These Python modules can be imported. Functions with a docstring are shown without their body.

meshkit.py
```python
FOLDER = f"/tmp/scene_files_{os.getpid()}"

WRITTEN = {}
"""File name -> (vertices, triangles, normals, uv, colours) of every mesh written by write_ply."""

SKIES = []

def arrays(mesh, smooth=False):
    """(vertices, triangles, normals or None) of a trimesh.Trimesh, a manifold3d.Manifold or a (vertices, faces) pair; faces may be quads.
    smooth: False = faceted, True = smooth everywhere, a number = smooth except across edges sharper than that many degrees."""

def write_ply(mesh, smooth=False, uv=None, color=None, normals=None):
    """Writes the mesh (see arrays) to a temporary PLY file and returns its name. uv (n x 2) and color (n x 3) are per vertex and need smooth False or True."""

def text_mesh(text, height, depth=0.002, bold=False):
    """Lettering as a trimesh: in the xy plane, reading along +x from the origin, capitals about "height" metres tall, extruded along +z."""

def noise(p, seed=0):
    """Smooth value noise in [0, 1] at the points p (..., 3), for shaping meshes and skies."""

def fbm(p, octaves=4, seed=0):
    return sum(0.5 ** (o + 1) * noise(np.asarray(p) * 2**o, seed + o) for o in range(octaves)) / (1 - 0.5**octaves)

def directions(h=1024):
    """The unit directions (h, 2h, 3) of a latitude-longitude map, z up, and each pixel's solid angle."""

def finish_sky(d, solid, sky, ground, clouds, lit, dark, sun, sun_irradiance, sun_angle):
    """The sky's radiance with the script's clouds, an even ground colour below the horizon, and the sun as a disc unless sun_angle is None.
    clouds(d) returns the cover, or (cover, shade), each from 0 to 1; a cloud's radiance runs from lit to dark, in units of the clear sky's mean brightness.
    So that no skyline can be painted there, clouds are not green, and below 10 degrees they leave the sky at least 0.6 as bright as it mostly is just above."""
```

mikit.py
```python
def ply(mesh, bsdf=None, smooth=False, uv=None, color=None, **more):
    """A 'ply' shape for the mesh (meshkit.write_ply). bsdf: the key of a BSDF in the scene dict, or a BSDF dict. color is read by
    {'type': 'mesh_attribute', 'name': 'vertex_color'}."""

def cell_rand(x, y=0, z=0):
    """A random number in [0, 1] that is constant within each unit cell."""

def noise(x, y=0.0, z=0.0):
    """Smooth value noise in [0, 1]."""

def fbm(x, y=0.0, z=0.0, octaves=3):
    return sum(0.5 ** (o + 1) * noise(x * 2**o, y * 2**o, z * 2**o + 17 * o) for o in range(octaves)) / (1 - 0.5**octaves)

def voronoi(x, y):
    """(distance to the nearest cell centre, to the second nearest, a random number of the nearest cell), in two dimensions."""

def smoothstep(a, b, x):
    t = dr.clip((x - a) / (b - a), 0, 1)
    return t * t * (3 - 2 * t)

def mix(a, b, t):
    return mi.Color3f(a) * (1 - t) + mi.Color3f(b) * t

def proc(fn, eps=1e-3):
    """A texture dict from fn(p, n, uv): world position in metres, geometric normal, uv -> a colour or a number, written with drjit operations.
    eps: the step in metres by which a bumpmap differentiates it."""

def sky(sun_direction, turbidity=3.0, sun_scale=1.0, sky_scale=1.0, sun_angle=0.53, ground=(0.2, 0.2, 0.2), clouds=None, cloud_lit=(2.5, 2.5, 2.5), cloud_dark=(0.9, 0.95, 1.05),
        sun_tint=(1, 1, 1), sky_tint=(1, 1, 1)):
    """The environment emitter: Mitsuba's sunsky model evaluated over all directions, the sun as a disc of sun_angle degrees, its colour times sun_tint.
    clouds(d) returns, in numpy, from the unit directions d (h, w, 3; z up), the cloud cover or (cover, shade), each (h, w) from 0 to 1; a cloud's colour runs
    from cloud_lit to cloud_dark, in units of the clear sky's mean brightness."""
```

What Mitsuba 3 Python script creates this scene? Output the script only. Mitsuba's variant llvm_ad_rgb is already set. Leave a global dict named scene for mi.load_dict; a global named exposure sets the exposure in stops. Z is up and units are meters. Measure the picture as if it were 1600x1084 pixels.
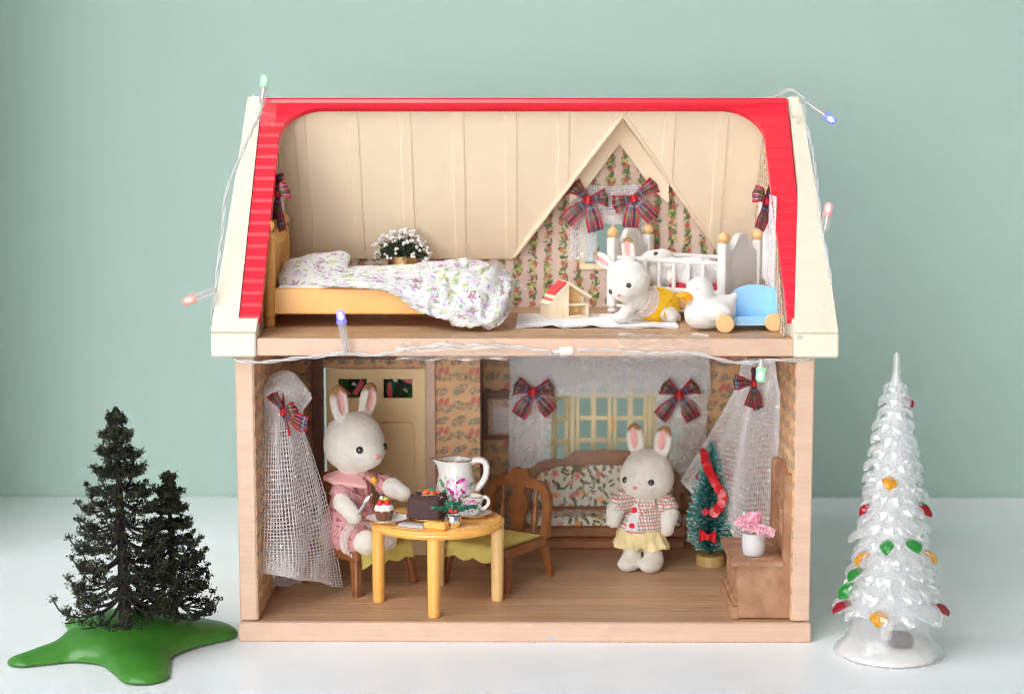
import math, random
import numpy as np
import trimesh
import drjit as dr
import mitsuba as mi
import mikit, meshkit
from mikit import noise, fbm, cell_rand, smoothstep, mix
from shapely.geometry import Polygon, LineString, Point, box as sbox
from shapely import union_all
from scipy.interpolate import CubicSpline, PchipInterpolator

T = mi.ScalarTransform4f
scene, labels = {}, {}
rng = np.random.default_rng(7)

# ------------------------------------------------------------------ camera, light, exposure
CAM = np.array([0.0, -0.85, 0.2507])
AIM_YAW, AIM_PITCH = math.atan(20 / 2880), math.radians(7.4)
FWD = np.array([-math.sin(AIM_YAW) * math.cos(AIM_PITCH), math.cos(AIM_YAW) * math.cos(AIM_PITCH), -math.sin(AIM_PITCH)])
scene['camera'] = {'type': 'thinlens', 'fov': math.degrees(2 * math.atan(800 / 2880)), 'fov_axis': 'x', 'near_clip': 0.05, 'far_clip': 20.0,
                   'aperture_radius': 0.0032, 'focus_distance': 0.885,
                   'to_world': T().look_at(origin=CAM.tolist(), target=(CAM + FWD).tolist(), up=[0, 0, 1])}
exposure = 0.08


def window_light(key, centre, aim, w, h, radiance):
    scene[key] = {'type': 'rectangle', 'to_world': T().look_at(origin=centre, target=aim, up=[0, 0, 1]).scale([w / 2, h / 2, 1]),
                  'bsdf': {'type': 'diffuse', 'reflectance': {'type': 'rgb', 'value': [.3, .3, .3]}},
                  'emitter': {'type': 'area', 'radiance': {'type': 'rgb', 'value': radiance}}}
    labels[key] = {'kind': 'structure'}


window_light('window_light', [-0.66, -0.70, 1.02], [0.15, 0.0, 0.15], 1.2, 0.9, [5.5, 5.6, 5.8])
window_light('room_window', [-0.52, -1.95, 0.34], [0.0, 0.1, 0.10], 1.2, 0.8, [8.3, 8.05, 7.6])
scene['room_light'] = {'type': 'constant', 'radiance': {'type': 'rgb', 'value': [.185, .185, .18]}}

# ------------------------------------------------------------------ helpers


def free(key):
    if key not in scene:
        return key
    n = 1
    while f'{key}_{n:03d}' in scene:
        n += 1
    return f'{key}_{n:03d}'


def freething(key):
    used = {k.split('__')[0] for k in scene} | set(labels)
    if key not in used:
        return key
    n = 1
    while f'{key}_{n:03d}' in used:
        n += 1
    return f'{key}_{n:03d}'


def add(key, mesh, mat, smooth=30, uv=None, color=None, label=None, kind=None):
    key = free(key)
    if isinstance(mesh, dict):
        scene[key] = dict(mesh)
        scene[key]['bsdf'] = {'type': 'ref', 'id': mat}
    else:
        scene[key] = mikit.ply(mesh, mat, smooth=smooth, uv=uv, color=color)
    if label or kind:
        labels[key] = {}
        if label:
            labels[key]['label'] = label
        if kind:
            labels[key]['kind'] = kind
    return key


def lab(key, label, category=None, group=None, kind=None):
    d = labels.setdefault(key, {})
    d['label'] = label
    if category:
        d['category'] = category
    if group:
        d['group'] = group
    if kind:
        d['kind'] = kind
    return key


def cat(*ms):
    ms = [m for a in ms for m in (a if isinstance(a, (list, tuple)) else [a])]
    return trimesh.util.concatenate(ms)


def rbox(x0, x1, y0, y1, z0, z1, r=.0004):
    lo, hi = np.array([x0, y0, z0], float), np.array([x1, y1, z1], float)
    r = min(r, *(.45 * (hi - lo)))
    pts = []
    for s in np.ndindex(2, 2, 2):
        c = np.where(np.array(s) == 1, hi, lo)
        d = np.where(np.array(s) == 1, -1, 1) * r
        for k in range(3):
            q = c + d
            q[k] = c[k]
            pts.append(q)
    return trimesh.Trimesh(pts).convex_hull


def turned(m, ang=0, axis=(0, 0, 1), at=(0, 0, 0), move=(0, 0, 0)):
    m = m.copy()
    m.apply_transform(trimesh.transformations.rotation_matrix(math.radians(ang), axis, at))
    m.apply_translation(move)
    return m


def frame_tube(P):
    P = np.asarray(P, float)
    t = np.gradient(P, axis=0)
    t /= np.linalg.norm(t, axis=1, keepdims=True) + 1e-12
    a = np.zeros_like(t)
    ref = np.array([0, 0, 1.]) if abs(t[0, 2]) < .9 else np.array([1., 0, 0])
    for i in range(len(P)):
        a[i] = ref - t[i] * (ref @ t[i])
        a[i] /= np.linalg.norm(a[i]) + 1e-12
        ref = a[i]
    return t, a, np.cross(t, a)


def tube(P, r, n=8, caps=True):
    P = np.asarray(P, float)
    m = len(P)
    r = np.broadcast_to(np.asarray(r, float), (m,))
    t, a, b = frame_tube(P)
    th = np.arange(n) * 2 * np.pi / n
    v = P[:, None] + r[:, None, None] * (np.cos(th)[None, :, None] * a[:, None] + np.sin(th)[None, :, None] * b[:, None])
    i, j = np.meshgrid(np.arange(m - 1), np.arange(n), indexing='ij')
    q = np.stack([i * n + j, i * n + (j + 1) % n, (i + 1) * n + (j + 1) % n, (i + 1) * n + j], -1).reshape(-1, 4)
    f = np.vstack([q[:, [0, 1, 2]], q[:, [0, 2, 3]]])
    v = v.reshape(-1, 3)
    if caps:
        k = len(v)
        v = np.vstack([v, P[:1], P[-1:]])
        j = np.arange(n)
        f = np.vstack([f, np.stack([j * 0 + k, (j + 1) % n, j], 1), np.stack([j * 0 + k + 1, (m - 1) * n + j, (m - 1) * n + (j + 1) % n], 1)])
    return trimesh.Trimesh(v, f, process=False)


def spline(pts, n=40):
    pts = np.asarray(pts, float)
    d = np.r_[0, np.cumsum(np.linalg.norm(np.diff(pts, axis=0), axis=1))]
    return CubicSpline(d, pts)(np.linspace(0, d[-1], n))


def lathe(prof, n=32, at=(0, 0, 0), flute=0, flute_n=8):
    """prof: (radius, z) from bottom to top."""
    prof = np.asarray(prof, float)
    m = len(prof)
    th = np.arange(n) * 2 * np.pi / n
    rr = prof[:, 0][:, None] * (1 + flute * np.cos(flute_n * th)[None])
    v = np.stack([rr * np.cos(th), rr * np.sin(th), np.broadcast_to(prof[:, 1][:, None], rr.shape)], -1).reshape(-1, 3)
    i, j = np.meshgrid(np.arange(m - 1), np.arange(n), indexing='ij')
    q = np.stack([i * n + j, i * n + (j + 1) % n, (i + 1) * n + (j + 1) % n, (i + 1) * n + j], -1).reshape(-1, 4)
    f = np.vstack([q[:, [0, 1, 2]], q[:, [0, 2, 3]]])
    k = len(v)
    v = np.vstack([v, [[0, 0, prof[0, 1]], [0, 0, prof[-1, 1]]]])
    j = np.arange(n)
    f = np.vstack([f, np.stack([j * 0 + k, (j + 1) % n, j], 1), np.stack([j * 0 + k + 1, (m - 1) * n + j, (m - 1) * n + (j + 1) % n], 1)])
    mm = trimesh.Trimesh(v, f, process=False)
    mm.apply_translation(at)
    return mm


def extrude(poly, depth):
    gs = getattr(poly, 'geoms', [poly])
    return cat([trimesh.creation.extrude_polygon(g, depth, engine='earcut') for g in gs if g.area > 1e-10])


def remap(m, O, A, B, N):
    """mesh in (a, b, n) coordinates -> world O + a A + b B + n N."""
    O, A, B, N = (np.asarray(v, float) for v in (O, A, B, N))
    v = np.asarray(m.vertices)
    f = np.asarray(m.faces)
    if np.dot(np.cross(A, B), N) < 0:
        f = f[:, ::-1]
    return trimesh.Trimesh(O + v[:, :1] * A + v[:, 1:2] * B + v[:, 2:3] * N, f, process=False)


def xz(poly, y0, y1):
    """polygon in (x, z), extruded from y0 to y1."""
    return remap(extrude(poly, abs(y1 - y0)), (0, min(y0, y1), 0), (1, 0, 0), (0, 0, 1), (0, 1, 0))


def yz(poly, x0, x1):
    return remap(extrude(poly, abs(x1 - x0)), (min(x0, x1), 0, 0), (0, 1, 0), (0, 0, 1), (1, 0, 0))


def rrect(x0, x1, y0, y1, r):
    return sbox(x0 + r, y0 + r, x1 - r, y1 - r).buffer(r, quad_segs=6)


def ball(c, r, n=2):
    m = trimesh.creation.icosphere(subdivisions=n, radius=1.0)
    m.apply_scale(r if np.isscalar(r) else list(r))
    m.apply_translation(c)
    return m


def sheet(S, nu, nv, thick=0):
    """surface S(u, v) -> points; returns mesh and uv."""
    u, v = np.meshgrid(np.linspace(0, 1, nu), np.linspace(0, 1, nv), indexing='ij')
    P = S(u, v)
    i, j = np.meshgrid(np.arange(nu - 1), np.arange(nv - 1), indexing='ij')
    q = np.stack([i * nv + j, (i + 1) * nv + j, (i + 1) * nv + j + 1, i * nv + j + 1], -1).reshape(-1, 4)
    f = np.vstack([q[:, [0, 1, 2]], q[:, [0, 2, 3]]])
    P = P.reshape(-1, 3)
    uv = np.stack([u, v], -1).reshape(-1, 2)
    m = trimesh.Trimesh(P, f, process=False)
    if thick:
        n = np.asarray(m.vertex_normals)
        k = len(P)
        ring = np.r_[np.arange(nv), np.arange(1, nu) * nv + nv - 1, (nu - 1) * nv + np.arange(nv - 2, -1, -1), np.arange(nu - 2, 0, -1) * nv]
        a, b = ring, np.roll(ring, -1)
        f = np.vstack([f, f[:, ::-1] + k, np.stack([a, b, b + k], 1)[:, ::-1], np.stack([a, b + k, a + k], 1)[:, ::-1]])
        m = trimesh.Trimesh(np.vstack([P + n * thick / 2, P - n * thick / 2]), f, process=False)
        uv = np.vstack([uv, uv])
    return m, uv


def patch(rows):
    """smooth surface through a grid of control points rows[v][u]."""
    C = np.asarray(rows, float)
    nv, nu = C.shape[:2]
    gu, gv = np.linspace(0, 1, nu), np.linspace(0, 1, nv)

    def S(u, v):
        sh = np.shape(u)
        u, v = np.ravel(u), np.ravel(v)
        vv, inv = np.unique(v, return_inverse=True)
        A = PchipInterpolator(gv, C, axis=0)(vv)          # (k, nu, 3)
        out = np.zeros((len(u), 3))
        for k in range(len(vv)):
            w = inv == k
            out[w] = PchipInterpolator(gu, A[k], axis=0)(u[w]) if nu > 1 else A[k, 0]
        return out.reshape(*sh, 3)
    return S


def threads(P, r, sides=4):
    """P (k, m, 3): k threads of m points each, one mesh of thin tubes."""
    k, m = P.shape[:2]
    t = np.gradient(P, axis=1)
    t /= np.linalg.norm(t, axis=2, keepdims=True) + 1e-12
    ref = np.where(np.abs(t[..., 2:]) < .8, [0, 0, 1.], [1., 0, 0])
    a = np.cross(t, ref)
    a /= np.linalg.norm(a, axis=2, keepdims=True) + 1e-12
    b = np.cross(t, a)
    th = np.arange(sides) * 2 * np.pi / sides
    v = P[:, :, None] + r * (np.cos(th)[:, None] * a[:, :, None] + np.sin(th)[:, None] * b[:, :, None])
    K, i, j = np.meshgrid(np.arange(k), np.arange(m - 1), np.arange(sides), indexing='ij')
    ix = lambda K, i, j: (K * m + i) * sides + j % sides  # noqa: E731
    q = np.stack([ix(K, i, j), ix(K, i, j + 1), ix(K, i + 1, j + 1), ix(K, i + 1, j)], -1).reshape(-1, 4)
    return trimesh.Trimesh(v.reshape(-1, 3), np.vstack([q[:, [0, 1, 2]], q[:, [0, 2, 3]]]), process=False)


def net_cloth(key, S, nu, nv, r, glitter=0, seed=0, mat='net_thread', bright=.5):
    """an open woven mesh: warp and weft threads and glued-on glitter flakes."""
    g = np.random.default_rng(seed)
    u, v = np.meshgrid(np.linspace(0, 1, nu), np.linspace(0, 1, nv), indexing='ij')
    P = S(u, v)
    P = P + g.normal(0, r * .18, P.shape)
    add(key + '__warp_thread', threads(P, r), mat, False, kind='stuff')
    add(key + '__weft_thread', threads(P.transpose(1, 0, 2), r * .92), mat, False, kind='stuff')
    if glitter:
        on = g.integers(0, nu, glitter), g.integers(0, nv, glitter)
        base = P[on] + g.normal(0, r, (glitter, 3)) + np.array([0, -1.3 * r, 0])
        for k in range(3):
            sel = base[k::3]
            n = np.array([-.34, -.92, .26]) + g.normal(0, bright, (len(sel), 3))
            n /= np.linalg.norm(n, axis=1, keepdims=True)
            a = np.cross(n, [0.3, .2, 1])
            a /= np.linalg.norm(a, axis=1, keepdims=True)
            b = np.cross(n, a)
            s = g.uniform(.00025, .00062, (len(sel), 1))
            th = np.arange(6) * np.pi / 3
            V = sel[:, None] + s[:, None] * (np.cos(th)[None, :, None] * a[:, None] + np.sin(th)[None, :, None] * b[:, None])
            F = np.array([[0, 1, 2], [0, 2, 3], [0, 3, 4], [0, 4, 5]])
            F = (F[None] + 6 * np.arange(len(sel))[:, None, None]).reshape(-1, 3)
            add(key + '__glitter', trimesh.Trimesh(V.reshape(-1, 3), F, process=False), f'glitter_{k}', False, kind='stuff')


# signed distance modelling -------------------------------------------------
def ell(P, c, r, R=None):
    q = P - np.asarray(c)
    if R is not None:
        q = q @ R
    r = np.asarray(r, float)
    k0 = np.linalg.norm(q / r, axis=-1)
    k1 = np.linalg.norm(q / r ** 2, axis=-1)
    return k0 * (k0 - 1) / np.maximum(k1, 1e-9)


def cap(P, a, b, ra, rb):
    a, b = np.asarray(a, float), np.asarray(b, float)
    d = b - a
    h = np.clip((P - a) @ d / (d @ d), 0, 1)
    return np.linalg.norm(P - a - h[..., None] * d, axis=-1) - (ra + (rb - ra) * h)


def smin(a, b, k):
    h = np.clip(.5 + .5 * (b - a) / k, 0, 1)
    return b + (a - b) * h - k * h * (1 - h)


def smax(a, b, k):
    return -smin(-a, -b, k)


def nets(fn, lo, hi, h):
    """surface nets of the zero level of fn on a grid."""
    lo, hi = np.asarray(lo, float), np.asarray(hi, float)
    n = np.ceil((hi - lo) / h).astype(int) + 1
    ax = [lo[k] + h * np.arange(n[k]) for k in range(3)]
    D = np.empty(n, np.float32)
    YY, ZZ = np.meshgrid(ax[1], ax[2], indexing='ij')
    step = max(1, int(4e5 // YY.size))
    for i in range(0, n[0], step):
        xs = ax[0][i:i + step]
        P = np.empty((len(xs),) + YY.shape + (3,))
        P[..., 0], P[..., 1], P[..., 2] = xs[:, None, None], YY, ZZ
        D[i:i + step] = fn(P.reshape(-1, 3)).reshape(P.shape[:3])
    s = D < 0
    c = n - 1
    cnt = np.zeros(c, np.int8)
    for o in np.ndindex(2, 2, 2):
        cnt += s[o[0]:o[0] + c[0], o[1]:o[1] + c[1], o[2]:o[2] + c[2]]
    act = (cnt > 0) & (cnt < 8)
    cells = np.argwhere(act)
    idx = -np.ones(c, int)
    idx[tuple(cells.T)] = np.arange(len(cells))
    acc, num = np.zeros((len(cells), 3)), np.zeros(len(cells))
    for o in np.ndindex(2, 2, 2):
        for k in range(3):
            if o[k]:
                continue
            e = np.array(o)
            e2 = e.copy()
            e2[k] = 1
            d0, d1 = D[tuple((cells + e).T)], D[tuple((cells + e2).T)]
            w = (d0 < 0) != (d1 < 0)
            t = np.where(w, d0 / np.where(w, d0 - d1, 1), 0)
            p = cells + e + 0.0
            p[:, k] += t
            acc[w] += p[w]
            num[w] += 1
    V = lo + h * acc / num[:, None]
    F = []
    for k in range(3):
        a, b = (k + 1) % 3, (k + 2) % 3
        sl0, sl1 = [slice(None)] * 3, [slice(None)] * 3
        sl0[k], sl1[k] = slice(0, -1), slice(1, None)
        ed = np.argwhere(s[tuple(sl0)] != s[tuple(sl1)])
        ed = ed[(ed[:, a] > 0) & (ed[:, b] > 0) & (ed[:, a] < c[a]) & (ed[:, b] < c[b])]
        inside = s[tuple(ed.T)]
        q = []
        for da, db in ((1, 1), (0, 1), (0, 0), (1, 0)):
            e = ed.copy()
            e[:, a] -= da
            e[:, b] -= db
            q.append(idx[tuple(e.T)])
        q = np.stack(q, 1)
        q[~inside] = q[~inside][:, ::-1]
        F += [q[:, [0, 1, 2]], q[:, [0, 2, 3]]]
    m = trimesh.Trimesh(V, np.vstack(F), process=False)
    trimesh.smoothing.filter_taubin(m, iterations=4)
    return m


def Rx(a):
    c, s = math.cos(math.radians(a)), math.sin(math.radians(a))
    return np.array([[1, 0, 0], [0, c, -s], [0, s, c]])


def Ry(a):
    c, s = math.cos(math.radians(a)), math.sin(math.radians(a))
    return np.array([[c, 0, s], [0, 1, 0], [-s, 0, c]])


def Rz(a):
    c, s = math.cos(math.radians(a)), math.sin(math.radians(a))
    return np.array([[c, -s, 0], [s, c, 0], [0, 0, 1]])


def placed(m, R=np.eye(3), move=(0, 0, 0), scale=1):
    return trimesh.Trimesh(np.asarray(m.vertices) * scale @ np.asarray(R).T + np.asarray(move), m.faces, process=False)

# ------------------------------------------------------------------ materials
def rgb(*c):
    return {'type': 'rgb', 'value': list(c)}


def pm(key, color, rough=.5, bump=None, bump_scale=1.0, two=True, **kw):
    d = {'type': 'principled', 'base_color': rgb(*color) if isinstance(color, tuple) else color, 'roughness': rough, **kw}
    if bump is not None:
        d = {'type': 'bumpmap', 'nested': d, 'arbitrary': mikit.proc(bump, 2e-4), 'scale': bump_scale}
    scene[key] = {'type': 'twosided', 'nested': d} if two else d


def fine_grain(p, n, uv):
    return .00006 * fbm(p.x * 900, p.y * 900, p.z * 900, 2)


def fibre(p, n, uv):
    return .00045 * (noise(p.x * 2600, p.y * 2600, p.z * 2600) + .6 * noise(p.x * 900, p.y * 900, p.z * 900))


def speck(base, amt, f=350.0):
    b = mi.Color3f(*base)
    return mikit.proc(lambda p, n, uv: b * (1 - amt + 2 * amt * fbm(p.x * f, p.y * f, p.z * f, 3)))


def table_col(p, n, uv):
    return mi.Color3f(.69, .705, .715) * (.975 + .05 * fbm(p.x * 30, p.y * 30, 0, 3))


def wall_col(p, n, uv):
    return mi.Color3f(.378, .50, .455) * (.975 + .05 * fbm(p.x * 6, p.z * 6, 2, 4)) * (.99 + .02 * noise(p.x * 700, p.z * 700, 1))


def wall_bump(p, n, uv):
    return .00035 * fbm(p.x * 260, p.z * 260, 0, 2)


def wood_print(p, n, uv):
    """printed oak on the dollhouse floors: fine grain along x, board to board variation."""
    row = dr.floor(p.y / .0105)
    t = noise(p.x * 60 + row * 7.3, p.y * 3200, 0) * .6 + noise(p.x * 14, p.y * 900 + row * 3.1, 5) * .4
    c = mix((.28, .155, .080), (.50, .31, .185), t)
    return c * (.88 + .24 * cell_rand(row, 3, 1))


def frame_plastic(p, n, uv):
    t = fbm(p.x * 130, p.y * 130, p.z * 130, 3)
    s = noise(p.x * 40, p.y * 900, p.z * 900)
    return mix((.52, .335, .235), (.62, .435, .325), .65 * t + .35 * s)


def brown_plastic(p, n, uv):
    t = fbm(p.x * 240, p.y * 240, p.z * 240, 3)
    s = noise(p.x * 1500, p.y * 1500, p.z * 1500)
    return mix((.15, .050, .015), (.32, .125, .042), .7 * t + .3 * s)


def bench_plastic(p, n, uv):
    t = fbm(p.x * 180, p.y * 180, p.z * 110, 4)
    s = noise(p.x * 2400, p.y * 2400, p.z * 2400)
    return mix((.22, .085, .035), (.47, .27, .16), smoothstep(.1, .95, t) * .6 + .3 * s)


def paper_uv(p, n):
    side = dr.abs(n.x) > .5
    return dr.select(side, p.y, p.x), p.z


def flower_spot(x, y, r, petals, ph):
    """1 inside a small petalled shape around the origin."""
    d = dr.sqrt(x * x + y * y) + 1e-9
    a = dr.atan2(y, x)
    rr = r * (.68 + .32 * dr.cos(petals * a + ph))
    return 1 - smoothstep(rr * .8, rr, d)


def paper_low(p, n, uv):
    """tan Christmas paper: pairs of red birds over holly swags, grey green sprigs between."""
    u, v = paper_uv(p, n)
    c = mix((.60, .355, .18), (.68, .42, .23), noise(u * 300, v * 300, 3))
    leaf = noise(u * 1700, v * 1700, 0) * .6 + noise(u * 760, v * 760, 9) * .4
    tint = noise(u * 2600, v * 2600, 4)
    su, sv = .0176, .0166
    for lay, (ou, ov) in enumerate(((0, 0), (.0088, .0083), (.0083, .0006), (.0006, .0088))):
        i, j = dr.floor((u + ou) / su), dr.floor((v + ov) / sv)
        x = u + ou - (i + .5) * su + .0012 * (cell_rand(i, j, lay) - .5)
        y = v + ov - (j + .5) * sv + .0012 * (cell_rand(i, j, lay + 7) - .5)
        if lay == 0:
            d = dr.sqrt(x * x + dr.square(1.25 * y - .0014))
            g = smoothstep(.0066, .0050, d) * smoothstep(.0018, .0032, d) * smoothstep(.0020, -.0002, y)
        else:
            d = dr.sqrt(x * x + 2.6 * dr.square(y - (.45, -.3, .25)[lay - 1] * x))
            g = smoothstep((.0052, .0046, .0042)[lay - 1], .0022, d)
        on = smoothstep(.40, .48, leaf) * smoothstep(.05, .40, g)
        gc = mix(mix((.055, .10, .065), (.20, .27, .19), tint), (.52, .56, .52), smoothstep(.60, .78, tint))
        c = mix(c, gc, on * .95)
        c = mix(c, (.46, .46, .10), smoothstep(.66, .70, noise(u * 1100, v * 1100, 21)) * smoothstep(.05, .4, g) * (.8 if lay == 0 else .4))
        rd = smoothstep(.64, .70, noise(u * 1500, v * 1500, 33 + lay)) * smoothstep(.1, .5, g)
        c = mix(c, (.48, .05, .07), rd * .75)
        if lay == 0:
            b1 = smoothstep(.0018, .0012, dr.sqrt(dr.square(x - .0014 - .3 * (y - .0022)) + dr.square((y - .0022) * .62)) + .0006 * (leaf - .5))
            b2 = smoothstep(.0018, .0012, dr.sqrt(dr.square(x + .0018 - .3 * (y - .0022)) + dr.square((y - .0022) * .62)) + .0006 * (leaf - .5))
            c = mix(c, mix((.38, .03, .045), (.60, .20, .20), noise(u * 2000, v * 2000, 5)), dr.maximum(b1, b2) * .8)
    return c


def paper_up(p, n, uv):
    """pinkish paper with upright holly garlands."""
    u, v = paper_uv(p, n)
    per = .0083
    k = dr.floor(u / per)
    x = u - (k + .5) * per
    ph = cell_rand(k, 1, 1) * .009
    x = x + .0006 * (noise(v * 320, k * 3.7, 1) - .5)
    c = mix((.56, .41, .345), (.63, .48, .41), noise(u * 250, v * 250, 3))
    edge = .0023 + .0026 * (noise(u * 620, v * 620, 5) - .5) + .0012 * (noise(u * 1500, v * 1500, 6) - .5)
    leaf = noise(u * 1500, v * 1500, 0) * .5 + noise(u * 620, v * 620, 9) * .5
    inside = smoothstep(edge, edge - .0005, dr.abs(x))
    on = inside * smoothstep(.30, .40, leaf)
    gc = mix(mix((.022, .045, .028), (.10, .16, .045), smoothstep(.3, .6, noise(u * 1300, v * 1300, 24))), (.38, .36, .07), smoothstep(.52, .70, noise(u * 760, v * 760, 14)))
    c = mix(c, gc, on * .95)
    sv = .0072
    r = dr.floor((v + ph) / sv)
    y = v + ph - (r + .35 + .3 * cell_rand(r, k, 8)) * sv
    bx = x - .0010 * (cell_rand(r, k, 4) - .5) * 2
    red = smoothstep(.0017, .0011, dr.sqrt(bx * bx + .8 * y * y) + .0016 * (noise(u * 1700, v * 1700, 3) - .35))
    c = mix(c, mix((.36, .03, .035), (.58, .14, .12), noise(u * 2200, v * 2200, 2)), red * .92)
    return c


def sprinkle(u, v, size, seed, lo, hi, petals, keep=1.0):
    """one small flower per cell, at a random spot; returns (mask, random)."""
    i, j = dr.floor(u / size), dr.floor(v / size)
    r1, r2, r3, r4 = (cell_rand(i, j, seed + k) for k in range(4))
    x = u - (i + .3 + .4 * r1) * size
    y = v - (j + .3 + .4 * r2) * size
    m = flower_spot(x, y, size * (lo + (hi - lo) * r3), petals, r4 * 6.28)
    return dr.select(r4 < keep, m, 0.0), cell_rand(i, j, seed + 9)


def duvet_print(p, n, uv):
    u, v = uv.x * .62, uv.y * .62
    u, v = u + .0012 * (noise(u * 300, v * 300, 1) - .5), v + .0012 * (noise(u * 300, v * 300, 4) - .5)
    c = mi.Color3f(.63, .625, .60)
    vine = smoothstep(.030, .012, dr.abs(noise(u * 240, v * 240, 7) - .5)) * smoothstep(.45, .6, noise(u * 150, v * 150, 2))
    c = mix(c, mix((.28, .46, .44), (.40, .42, .20), noise(u * 90, v * 90, 5)), vine * .7)
    m, r = sprinkle(u + .002, v + .004, .0074, 17, .30, .42, 5.0, .6)
    c = mix(c, (.56, .47, .60), m * .45)
    m, r = sprinkle(u, v, .0064, 11, .26, .40, 5.0, .9)
    fc = mix(mix((.34, .10, .24), (.56, .36, .56), smoothstep(.3, .4, r)), (.42, .45, .10), smoothstep(.60, .64, r))
    c = mix(c, fc, m * (.55 + .4 * noise(u * 2600, v * 2600, 2)))
    m, r = sprinkle(u + .0031, v + .0023, .0038, 31, .24, .38, 2.0, .85)
    fc = mix(mix((.36, .20, .50), (.34, .40, .10), smoothstep(.3, .4, r)), (.22, .34, .26), smoothstep(.7, .75, r))
    c = mix(c, fc, m * .75)
    k = smoothstep(.5, .6, noise(u * 130, v * 130, 12))
    m, r = sprinkle(u + .001, v + .002, .0016, 51, .22, .34, 1.0, .75)
    return mix(c, mix((.20, .06, .03), (.26, .30, .42), smoothstep(.6, .7, r)), m * k * .85)


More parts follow.
